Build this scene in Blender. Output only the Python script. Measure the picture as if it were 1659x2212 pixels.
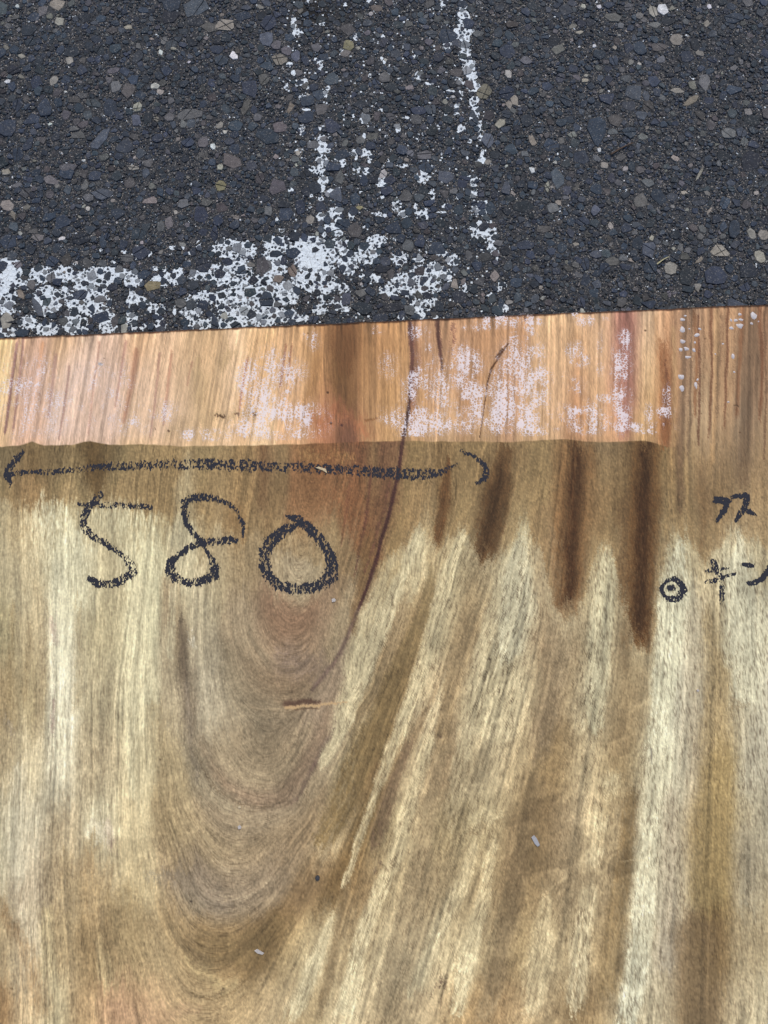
# Sawn wood slab with marker writing, lying on worn asphalt with an old white road marking.
import bpy, math
import numpy as np

scene = bpy.context.scene
for o in list(bpy.data.objects):
    bpy.data.objects.remove(o, do_unlink=True)

# ------------------------------------------------------------------ camera
# photo coordinates used below: the picture measured as 1659 x 2212 units ("D")
F = 1702.9
TH = math.radians(12.0)          # tilt away from straight down
H = 0.060                        # slab top above the asphalt
CZ = H + 0.914                   # camera height (the written arrow is 580 mm long)
cam = bpy.data.cameras.new("camera")
cam_o = bpy.data.objects.new("camera", cam)
scene.collection.objects.link(cam_o)
cam_o.location = (0, 0, CZ)
cam_o.rotation_euler = (TH, 0, 0)
cam.sensor_fit = 'VERTICAL'
cam.sensor_height = 24.0
cam.sensor_width = 18.0
cam.lens = 24.0 * F / 2212.0
cam.clip_start = 0.01
cam.clip_end = 500
scene.camera = cam_o

# ------------------------------------------------------------------ sky, sun, exposure
SUN_EL, SUN_AZ = math.radians(56), math.radians(12)   # azimuth clockwise from +Y
world = bpy.data.worlds.new("World")
scene.world = world
world.use_nodes = True
wn = world.node_tree.nodes
sky = wn.new('ShaderNodeTexSky')
sky.sky_type = 'NISHITA'
sky.sun_disc = False
sky.sun_elevation = SUN_EL
sky.sun_rotation = SUN_AZ
sky.air_density = 1.0
sky.dust_density = 4.0
sky.ozone_density = 1.0
wn['Background'].inputs['Strength'].default_value = 0.15
world.node_tree.links.new(sky.outputs[0], wn['Background'].inputs['Color'])
sun = bpy.data.lights.new("sun", 'SUN')
sun.energy = 1.3
sun.angle = math.radians(28)
sun.color = (1.0, 0.93, 0.84)
sun_o = bpy.data.objects.new("sun", sun)
scene.collection.objects.link(sun_o)
sun_o.rotation_euler = (math.pi / 2 - SUN_EL, 0, -SUN_AZ + math.pi)
sun_o.location = (0, 0, 4)
scene.view_settings.view_transform = 'Standard'
scene.view_settings.look = 'None'
scene.view_settings.gamma = 1.0
scene.view_settings.use_curve_mapping = False
scene.view_settings.exposure = 0.08
scene.render.resolution_x = 768
scene.render.resolution_y = 1024

# ------------------------------------------------------------------ helpers
CT, ST = math.cos(TH), math.sin(TH)
rng = np.random.default_rng(7)


def px2w(dx, dy, z):
    """photo coordinates -> point on the horizontal plane at height z"""
    X = (np.asarray(dx, float) - 829.5) / F
    Y = -(np.asarray(dy, float) - 1106.0) / F
    yy = Y * CT + ST
    zz = Y * ST - CT
    k = (z - CZ) / zz
    return X * k, yy * k


def w2px(x, y, z):
    rz = z - CZ
    yc = y * CT + rz * ST
    zc = -y * ST + rz * CT
    return 829.5 + F * x / (-zc), 1106.0 - F * yc / (-zc)


def lin(c):
    c = np.asarray(c, float) / 255.0
    return np.where(c <= 0.04045, c / 12.92, ((c + 0.055) / 1.055) ** 2.4)


_lat = np.random.default_rng(11).random((8, 256, 256)).astype(np.float32)


def vnoise(x, y, k=0):
    """smooth value noise, 0..1, lattice step 1"""
    L = _lat[k % 8]
    xi = np.floor(x).astype(np.int64)
    yi = np.floor(y).astype(np.int64)
    fx = (x - xi).astype(np.float32)
    fy = (y - yi).astype(np.float32)
    fx = fx * fx * (3 - 2 * fx)
    fy = fy * fy * (3 - 2 * fy)
    xi &= 255
    yi &= 255
    x1 = (xi + 1) & 255
    y1 = (yi + 1) & 255
    return (L[yi, xi] * (1 - fx) + L[yi, x1] * fx) * (1 - fy) + (L[y1, xi] * (1 - fx) + L[y1, x1] * fx) * fy


def fbm(x, y, k=0, octv=3):
    s, a, t = 0, 1.0, 0
    for i in range(octv):
        s = s + a * vnoise(x * 2 ** i + 17.3 * i, y * 2 ** i + 9.1 * i, k + i)
        t += a
        a *= 0.55
    return s / t


def sstep(a, b, x):
    t = np.clip((x - a) / (b - a), 0, 1)
    return t * t * (3 - 2 * t)


def link(o):
    scene.collection.objects.link(o)
    return o


def mesh_np(name, verts, quads, smooth=True):
    """fast mesh from numpy arrays (all faces the same vertex count)"""
    me = bpy.data.meshes.new(name)
    nf, k = quads.shape
    me.vertices.add(len(verts))
    me.vertices.foreach_set('co', np.ascontiguousarray(verts, np.float32).ravel())
    me.loops.add(nf * k)
    me.loops.foreach_set('vertex_index', np.ascontiguousarray(quads, np.int32).ravel())
    me.polygons.add(nf)
    me.polygons.foreach_set('loop_start', np.arange(0, nf * k, k, dtype=np.int32))
    me.polygons.foreach_set('use_smooth', np.full(nf, smooth, bool))
    me.update(calc_edges=True)
    return me


def set_col(me, name, rgb):
    a = me.color_attributes.new(name, 'FLOAT_COLOR', 'POINT')
    c = np.ones((len(rgb), 4), np.float32)
    c[:, :3] = rgb
    a.data.foreach_set('color', c.ravel())


def set_float(me, name, v):
    a = me.attributes.new(name, 'FLOAT', 'POINT')
    a.data.foreach_set('value', np.ascontiguousarray(v, np.float32).ravel())


class NT:
    """small node-tree writer"""

    def __init__(s, name):
        s.m = bpy.data.materials.new(name)
        s.m.use_nodes = True
        s.t = s.m.node_tree
        s.b = s.t.nodes['Principled BSDF']

    def n(s, kind, **kw):
        nd = s.t.nodes.new(kind)
        for k, v in kw.items():
            setattr(nd, k, v)
        return nd

    def l(s, a, b):
        s.t.links.new(a, b)

    def val(s, x, sock):
        if isinstance(x, (int, float)):
            sock.default_value = x
        elif isinstance(x, (tuple, list)):
            sock.default_value = tuple(x) + ((1,) if len(x) == 3 and len(sock.default_value) == 4 else ())
        else:
            s.l(x, sock)

    def math(s, op, a, b=0.0, c=None, clamp=False):
        nd = s.n('ShaderNodeMath', operation=op, use_clamp=clamp)
        s.val(a, nd.inputs[0])
        s.val(b, nd.inputs[1])
        if c is not None:
            s.val(c, nd.inputs[2])
        return nd.outputs[0]

    def mix(s, f, a, b, mode='MIX'):
        nd = s.n('ShaderNodeMix', data_type='RGBA', blend_type=mode)
        s.val(f, nd.inputs[0])
        s.val(a, nd.inputs[6])
        s.val(b, nd.inputs[7])
        return nd.outputs[2]

    def ramp(s, f, a, b, lo=0.0, hi=1.0):
        nd = s.n('ShaderNodeMapRange', clamp=True)
        s.val(f, nd.inputs[0])
        s.val(a, nd.inputs[1])
        s.val(b, nd.inputs[2])
        nd.inputs[3].default_value = lo
        nd.inputs[4].default_value = hi
        return nd.outputs[0]

    def noise(s, vec, scale, detail=3, rough=0.55):
        nd = s.n('ShaderNodeTexNoise')
        if vec is not None:
            s.l(vec, nd.inputs['Vector'])
        nd.inputs['Scale'].default_value = scale
        nd.inputs['Detail'].default_value = detail
        nd.inputs['Roughness'].default_value = rough
        return nd.outputs['Fac']

    def voro(s, vec, scale, feature='F1'):
        nd = s.n('ShaderNodeTexVoronoi', feature=feature)
        if vec is not None:
            s.l(vec, nd.inputs['Vector'])
        nd.inputs['Scale'].default_value = scale
        return nd

    def attr(s, name):
        return s.n('ShaderNodeAttribute', attribute_name=name)

    def pos(s):
        return s.n('ShaderNodeNewGeometry').outputs['Position']

    def bump(s, h, dist, strength=1.0):
        nd = s.n('ShaderNodeBump')
        nd.inputs['Strength'].default_value = strength
        nd.inputs['Distance'].default_value = dist
        s.l(h, nd.inputs['Height'])
        s.l(nd.outputs[0], s.b.inputs['Normal'])


# ------------------------------------------------------------------ materials
def mat_matrix():
    k = NT("asphalt_binder")
    p = k.pos()
    big = k.noise(p, 9, 4)
    v = k.voro(p, 520)
    v2 = k.voro(p, 900)
    sp = k.n('ShaderNodeSeparateColor')
    k.l(v.outputs['Color'], sp.inputs[0])
    sp2 = k.n('ShaderNodeSeparateColor')
    k.l(v2.outputs['Color'], sp2.inputs[0])
    base = k.mix(big, (0.025, 0.0295, 0.036), (0.042, 0.0460, 0.052))
    base = k.mix(k.ramp(sp.outputs[0], 0.55, 1.0, 0, 0.75), base, (0.054, 0.060, 0.067))
    base = k.mix(k.ramp(sp.outputs[1], 0.0, 0.25, 0.8, 0), base, (0.010, 0.010, 0.011))
    base = k.mix(k.ramp(sp2.outputs[0], 0.90, 0.95, 0, 0.8), base, (0.30, 0.28, 0.25))
    # beyond the modelled stones the same stones show as colour only
    far = k.attr('far').outputs['Fac']
    for sc_, th_ in ((105, .45), (210, .35)):
        vs_ = k.voro(p, sc_)
        cs_ = k.n('ShaderNodeSeparateColor')
        k.l(vs_.outputs['Color'], cs_.inputs[0])
        c_ = k.mix(k.ramp(cs_.outputs[1], 0, 1), (0.020, 0.026, 0.036), (0.050, 0.058, 0.070))
        c_ = k.mix(k.ramp(cs_.outputs[2], .9, .97), c_, (0.13, 0.125, 0.115))
        m_ = k.math('MULTIPLY', k.ramp(vs_.outputs['Distance'], th_ + .08, th_ - .02), k.ramp(cs_.outputs[0], .35, .4))
        base = k.mix(k.math('MULTIPLY', m_, far), base, c_)
    base = k.mix(k.math('MULTIPLY', far, .5), base, (0.012, 0.014, 0.017))
    st = k.attr('stain')
    base = k.mix(st.outputs['Fac'], base, (0.010, 0.0095, 0.009))
    k.val(base, k.b.inputs['Base Color'])
    k.b.inputs['Roughness'].default_value = 0.72
    k.b.inputs['Specular IOR Level'].default_value = 0.12
    hh = k.math('ADD', v.outputs['Distance'], k.noise(p, 900, 2))
    k.bump(hh, 0.0006, 0.8)
    return k.m


def mat_stone():
    k = NT("crushed_stone")
    p = k.pos()
    c = k.attr('col').outputs['Color']
    n1 = k.noise(p, 130, 4, 0.6)
    n2 = k.noise(p, 900, 3, 0.7)
    f = k.math('MULTIPLY', k.ramp(n1, 0.25, 0.75, 0.65, 1.35), k.ramp(n2, 0.25, 0.75, 0.55, 1.5))
    mul = k.n('ShaderNodeVectorMath', operation='SCALE')
    k.l(c, mul.inputs[0])
    k.l(f, mul.inputs['Scale'])
    v = k.voro(p, 700)
    sp = k.n('ShaderNodeSeparateColor')
    k.l(v.outputs['Color'], sp.inputs[0])
    b = k.mix(k.ramp(sp.outputs[0], 0.9, 0.97, 0, 0.35), mul.outputs[0], (0.26, 0.26, 0.25))
    # bitumen still clinging to part of the faces
    b = k.mix(k.ramp(k.noise(p, 260, 4, 0.65), 0.56, 0.72, 0, 0.65), b, (0.028, 0.027, 0.028))
    k.val(b, k.b.inputs['Base Color'])
    k.b.inputs['Roughness'].default_value = 0.7
    k.b.inputs['Specular IOR Level'].default_value = 0.15
    k.bump(k.math('ADD', k.noise(p, 420, 4, 0.65), n1), 0.0011, 0.7)
    return k.m


def mat_paint():
    k = NT("worn_road_paint")
    p = k.pos()
    v = k.voro(p, 95, 'DISTANCE_TO_EDGE')
    v2 = k.voro(p, 260, 'DISTANCE_TO_EDGE')
    c = k.mix(k.noise(p, 60, 4), (0.52, 0.61, 0.68), (0.68, 0.76, 0.81))
    c = k.mix(k.ramp(k.noise(p, 700, 2), 0.5, 0.7, 0, 0.5), c, (0.36, 0.40, 0.43))
    c = k.mix(k.ramp(k.noise(p, 120, 4, 0.7), 0.55, 0.75, 0, 0.5), c, (0.22, 0.245, 0.27))
    c = k.mix(k.ramp(v.outputs['Distance'], 0.0, 0.045, 0.55, 0), c, (0.20, 0.21, 0.22))
    c = k.mix(k.ramp(v2.outputs['Distance'], 0.0, 0.05, 0.35, 0), c, (0.25, 0.26, 0.27))
    k.val(c, k.b.inputs['Base Color'])
    k.b.inputs['Roughness'].default_value = 0.7
    k.bump(k.noise(p, 500, 3), 0.0006, 0.6)
    return k.m


def mat_wood():
    k = NT("sawn_wood")
    p = k.pos()
    c = k.attr('wood').outputs['Color']
    mp = k.n('ShaderNodeMapping')
    k.l(p, mp.inputs['Vector'])
    mp.inputs['Scale'].default_value = (1.0, 0.16, 1.0)
    fine = k.noise(mp.outputs[0], 1500, 2, 0.6)
    f = k.ramp(fine, 0.25, 0.75, 0.88, 1.12)
    mul = k.n('ShaderNodeVectorMath', operation='SCALE')
    k.l(c, mul.inputs[0])
    k.l(f, mul.inputs['Scale'])
    # paraffin sealer dried into a broken net on the end of the slab
    wx = k.attr('wax').outputs['Fac']
    off = k.n('ShaderNodeTexNoise')
    k.l(p, off.inputs['Vector'])
    off.inputs['Scale'].default_value = 330
    off.inputs['Detail'].default_value = 2
    add = k.n('ShaderNodeVectorMath', operation='MULTIPLY_ADD')
    k.l(off.outputs['Color'], add.inputs[0])
    add.inputs[1].default_value = (0.0035, 0.0035, 0.0)
    k.l(p, add.inputs[2])
    v = k.voro(add.outputs[0], 300, 'DISTANCE_TO_EDGE')
    n = k.noise(p, 210, 3, 0.6)
    w = k.math('MULTIPLY', wx, k.ramp(n, 0.3, 0.66, 0.35, 1.3))
    w = k.math('MULTIPLY', w, 0.21)
    net = k.math('SUBTRACT', w, v.outputs['Distance'])
    net = k.ramp(net, 0.0, 0.06)
    col = k.mix(k.math('MULTIPLY', net, 0.76), mul.outputs[0], (0.72, 0.68, 0.71))
    k.val(col, k.b.inputs['Base Color'])
    k.b.inputs['Roughness'].default_value = 0.7
    k.b.inputs['Specular IOR Level'].default_value = 0.18
    hgt = k.math('MULTIPLY_ADD', net, 0.9, fine)
    k.bump(hgt, 0.00035, 0.6)
    return k.m


def mat_plain(name, rgb, rough=0.7, var=0.25, scale=400, spec=0.3):
    k = NT(name)
    p = k.pos()
    a = tuple(x * (1 - var) for x in rgb)
    b = tuple(min(1, x * (1 + var)) for x in rgb)
    k.val(k.mix(k.noise(p, scale, 3), a, b), k.b.inputs['Base Color'])
    k.b.inputs['Roughness'].default_value = rough
    k.b.inputs['Specular IOR Level'].default_value = spec
    k.bump(k.noise(p, scale * 2, 3), 0.0004, 0.5)
    return k.m


M_MATRIX, M_STONE, M_PAINT, M_WOOD = mat_matrix(), mat_stone(), mat_paint(), mat_wood()
M_INK = mat_plain("marker_ink", (0.025, 0.027, 0.036), 0.7, 0.4, 700, .1)
M_WAX = mat_plain("paraffin_wax", (0.47, 0.45, 0.46), 0.4, 0.18, 500)
M_WAX.node_tree.nodes['Principled BSDF'].inputs['Subsurface Weight'].default_value = 0.2
M_WAX.node_tree.nodes['Principled BSDF'].inputs['Subsurface Radius'].default_value = (0.003, 0.003, 0.003)

# ------------------------------------------------------------------ slab frame
ex0, ey0 = px2w(0, 731, H)
ex1, ey1 = px2w(1659, 658, H)
EA = math.atan2(ey1 - ey0, ex1 - ex0)
SX, SY = math.cos(EA), math.sin(EA)          # along the sawn end


def st2w(s, t):                               # t runs from the sawn end towards the viewer
    return ex0 + s * SX + t * SY, ey0 + s * SY - t * SX


# ================================================================== ASPHALT
TILE = {1: (0, 0), 2: (1008, 0), 3: (2016, 0), 4: (0, 660), 5: (1008, 660), 6: (2016, 620)}


def tD(t, x, y):
    a, b = TILE[t]
    return (a + x * 0.6076) * 0.5486, (b + y * 0.6076) * 0.5486


TU = 0.6076 * 0.5486                           # one tile unit in photo units
RES = 0.0007
AX0, AX1, AY0, AY1 = -0.86, 0.86, 0.13, 1.10
NXA, NYA = int((AX1 - AX0) / RES), int((AY1 - AY0) / RES)
gx = AX0 + (np.arange(NXA) + 0.5) * RES
gy = AY0 + (np.arange(NYA) + 0.5) * RES
GX, GY = np.meshgrid(gx.astype(np.float32), gy.astype(np.float32))
GDX, GDY = w2px(GX, GY, 0.0)

# remaining paint: tile, centre, half sizes, strength (>1 = unbroken film)
PB = [
 (4,60,690,72,85,1.4),(4,40,780,58,60,1.3),(4,20,625,38,30,1),(4,40,850,70,55,.9),(4,50,930,75,28,.62),
 (4,190,745,60,40,.8),(4,280,695,85,50,.85),(4,415,690,60,48,.9),(4,300,860,90,80,.95),(4,325,895,50,45,1.1),
 (4,30,1065,85,28,.8),(4,180,1005,60,40,.8),(4,300,1050,90,40,.85),(4,425,810,28,35,.7),(4,520,715,50,42,.9),
 (4,640,705,120,55,1.0),(4,765,690,90,48,.95),(4,850,720,60,55,.85),(4,560,860,130,100,.85),(4,490,1000,85,75,.85),
 (4,700,1010,55,65,.9),(4,885,872,58,38,1.25),(4,850,830,25,40,.85),(4,930,880,45,16,1.1),(4,1085,725,95,45,.75),(4,1150,690,40,40,.7),
 (4,1010,920,62,36,.75),(4,850,980,40,50,.62),(4,1040,1020,38,38,.8),(4,890,1035,70,25,.55),(4,1290,700,60,32,.9),
 (4,1420,700,80,65,.85),(4,1480,520,100,55,.95),(4,1600,530,60,55,.9),(4,1540,640,90,55,.9),(4,1320,850,120,50,.68),
 (4,1240,930,70,50,.72),(4,1390,970,60,60,.7),(4,1490,870,90,80,.9),(4,1585,800,85,120,.97),(4,1600,960,80,80,.92),
 (4,1470,1005,70,45,.85),(4,1290,1015,60,35,.75),(4,1130,940,14,40,.6),(4,890,550,30,40,.6),(4,968,550,22,26,.55),
 (4,1120,520,26,16,.65),(4,1190,512,18,18,.6),(4,1290,500,24,26,.65),(4,432,630,20,9,1),(4,800,547,17,10,1),(4,1215,620,14,18,.8),(4,1225,550,18,14,.7),
 (4,550,633,10,9,1),(4,655,536,9,8,1),(4,735,612,14,10,.9),(4,1000,655,22,14,.8),(4,1065,660,10,20,.9),
 (5,130,500,90,50,.92),(5,110,620,80,95,.92),(5,50,800,75,110,.96),(5,200,820,65,75,.95),(5,60,940,90,85,.92),
 (5,190,960,90,48,.92),(5,290,978,48,24,.9),(5,370,575,100,105,1.5),(5,330,490,75,42,1.1),(5,440,640,70,90,.92),(5,480,560,50,70,1.0),
 (5,420,755,105,60,.95),(5,310,720,70,55,1.25),(5,425,865,32,60,.75),(5,408,930,38,22,.85),(5,545,505,60,48,.85),
 (5,590,600,60,70,.85),(5,610,665,50,40,.85),(5,715,560,70,60,.92),(5,780,475,58,38,.85),(5,725,715,65,28,.7),(5,780,720,50,20,.7),
 (5,570,780,45,35,.6),(5,540,870,50,40,.55),(5,560,918,45,18,.75),(5,480,870,30,30,.5),(5,935,590,58,34,.9),(5,1050,600,36,13,.9),
 (5,980,760,140,75,.74),(5,1085,740,110,95,.76),(5,870,790,60,40,.75),(5,1235,700,45,38,.7),(5,1160,650,60,40,.62),(5,1200,560,50,18,.75),(5,1275,600,36,36,.72),
 (5,1060,900,65,60,.7),(5,1130,875,48,36,.7),(5,1045,960,55,30,.72),(5,940,970,20,18,.7),(5,1160,968,20,10,.7),
 (5,1480,400,80,50,.72),(5,1440,440,50,36,.62),(5,1530,500,28,60,.66),(5,1565,570,10,40,.6),(5,1450,255,65,55,.72),(5,1400,170,36,26,.65),
 (5,1415,95,22,42,.66),(5,1380,60,28,12,.6),(5,1350,780,40,42,.45),(5,1520,850,24,40,.5),(5,1590,775,36,42,.52),(5,1600,910,36,36,.55),(5,1555,930,16,30,.6),
 (5,425,320,28,28,.9),(5,512,300,46,44,.75),(5,490,385,46,24,.72),(5,530,428,26,22,.8),(5,440,435,12,20,.8),(5,400,15,50,28,.9),(5,425,95,24,60,.85),(5,460,80,22,20,.7),
 (5,482,168,26,30,.72),(5,422,200,16,16,.8),(5,360,180,12,14,.7),(5,225,145,20,16,.8),(5,135,345,10,18,.8),(5,165,410,22,18,.6),
 (5,680,25,60,36,.62),(5,812,92,38,36,.7),(5,818,190,14,20,.7),(5,915,255,32,58,.72),(5,960,295,46,30,.66),(5,810,302,50,26,.66),
 (5,620,300,22,34,.6),(5,1080,62,44,40,.6),(5,1140,175,22,42,.62),(5,1085,300,40,34,.68),(5,1035,260,14,34,.66),(5,1240,250,34,16,.65),
 (5,1200,290,30,6,1),(5,1290,195,30,16,.6),(5,1280,390,26,10,.7),(5,1110,470,36,12,.6),(5,1100,545,12,14,.8),(5,900,465,12,10,.8),
 (2,1340,40,26,42,.95),(2,1345,110,34,44,1.2),(2,1328,158,24,18,1),(2,1340,210,50,30,.85),(2,1400,200,18,12,.8),(2,1340,270,42,48,.88),(2,1360,360,38,46,.88),
 (2,1380,430,38,46,.86),(2,1395,500,36,40,.85),(2,1405,560,38,40,1.05),(2,1330,615,26,30,.62),(2,1410,650,32,36,.75),
 (2,1420,725,27,36,.9),(2,1395,770,13,14,.9),(2,1245,300,28,24,.75),(2,1310,510,28,14,.6),(2,1350,540,26,12,.7),(2,1450,830,18,46,.8),(2,1452,895,20,28,.85),(2,1330,840,26,30,.6),
 (2,1470,1020,18,46,.8),(2,1438,1045,22,14,.6),(2,1368,1030,7,24,.6),(2,1385,920,14,18,.6),(2,1460,965,6,14,.7),(2,1300,685,16,12,.8),(2,1230,730,10,24,.7),(2,1300,740,24,10,.6),
 (2,1210,30,20,24,.6),(2,1265,590,30,10,.6),
 (2,245,150,18,40,.72),(2,262,212,36,26,.85),(2,225,210,14,8,.8),(2,430,155,24,12,.75),(2,405,178,14,20,.8),(2,215,320,15,16,.8),(2,217,418,20,14,1),(2,246,472,16,16,1),
 (2,388,388,12,14,.8),(2,412,420,18,32,.8),(2,432,385,10,14,.9),(2,195,555,13,15,1),(2,312,555,30,36,.7),(2,265,555,8,8,.9),(2,465,570,14,14,.9),(2,450,608,22,22,.65),
 (2,310,630,26,13,1.2),(2,326,710,24,8,.8),(2,335,750,8,40,.7),(2,300,835,20,38,.7),(2,410,828,16,20,.75),(2,430,930,32,52,.95),(2,465,975,22,14,.9),
 (2,430,1045,40,40,.85),(2,390,1100,44,20,.85),(2,470,885,14,20,.6),
 (2,648,238,18,20,.75),(2,970,297,18,16,.8),(2,1046,490,14,26,.85),(2,740,492,13,14,1),(2,1120,542,30,10,.8),(2,922,835,14,24,.9),(2,690,778,18,20,.75),
 (2,640,1000,20,40,.7),(2,710,985,32,26,.7),(2,735,1020,16,36,.75),(2,580,1000,32,14,.75),(2,540,1035,34,14,.7),(2,972,762,28,9,.9),(2,810,714,20,8,.9),(2,660,1095,48,24,.75),
 (2,860,1050,10,28,.6),(2,950,1075,30,14,.65),(2,1050,905,20,14,.6),(2,1140,1090,14,30,.6),(2,562,1070,18,26,.6),(2,580,30,26,14,.7),(2,735,10,16,10,.9),
 (2,1030,365,14,12,.9),(2,1130,440,8,24,.8),(2,815,380,10,10,1),(2,555,330,12,12,.9),(2,1250,270,10,10,.8),(2,630,750,10,9,1),(2,845,885,12,12,1),(2,765,668,16,6,.9),
 (2,885,20,26,8,.9),(2,340,8,14,10,.8),(2,830,400,10,16,.8),(2,700,880,12,20,.7),(2,820,240,14,8,.9),(2,273,978,20,12,.8),
]
fld = np.zeros((NYA, NXA), np.float32)
for (t, x, y, rx, ry, s) in PB:
    cx, cy = tD(t, x, y)
    a, b = rx * TU * 1.12, ry * TU * 1.12
    wx0, wy0 = px2w(cx - a * 1.5, cy + b * 1.5, 0)
    wx1, wy1 = px2w(cx + a * 1.5, cy - b * 1.5, 0)
    i0, i1 = max(0, int((wx0 - AX0) / RES) - 3), min(NXA, int((wx1 - AX0) / RES) + 4)
    j0, j1 = max(0, int((wy0 - AY0) / RES) - 3), min(NYA, int((wy1 - AY0) / RES) + 4)
    if i1 <= i0 or j1 <= j0:
        continue
    X, Y = GDX[j0:j1, i0:i1], GDY[j0:j1, i0:i1]
    r = np.sqrt(((X - cx) / a) ** 2 + ((Y - cy) / b) ** 2)
    v = s * (1 - 0.55 * np.clip(r, 0, 2) ** 3)
    sub = fld[j0:j1, i0:i1]
    np.maximum(sub, v, out=sub)
solid = fld > 1.22

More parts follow.
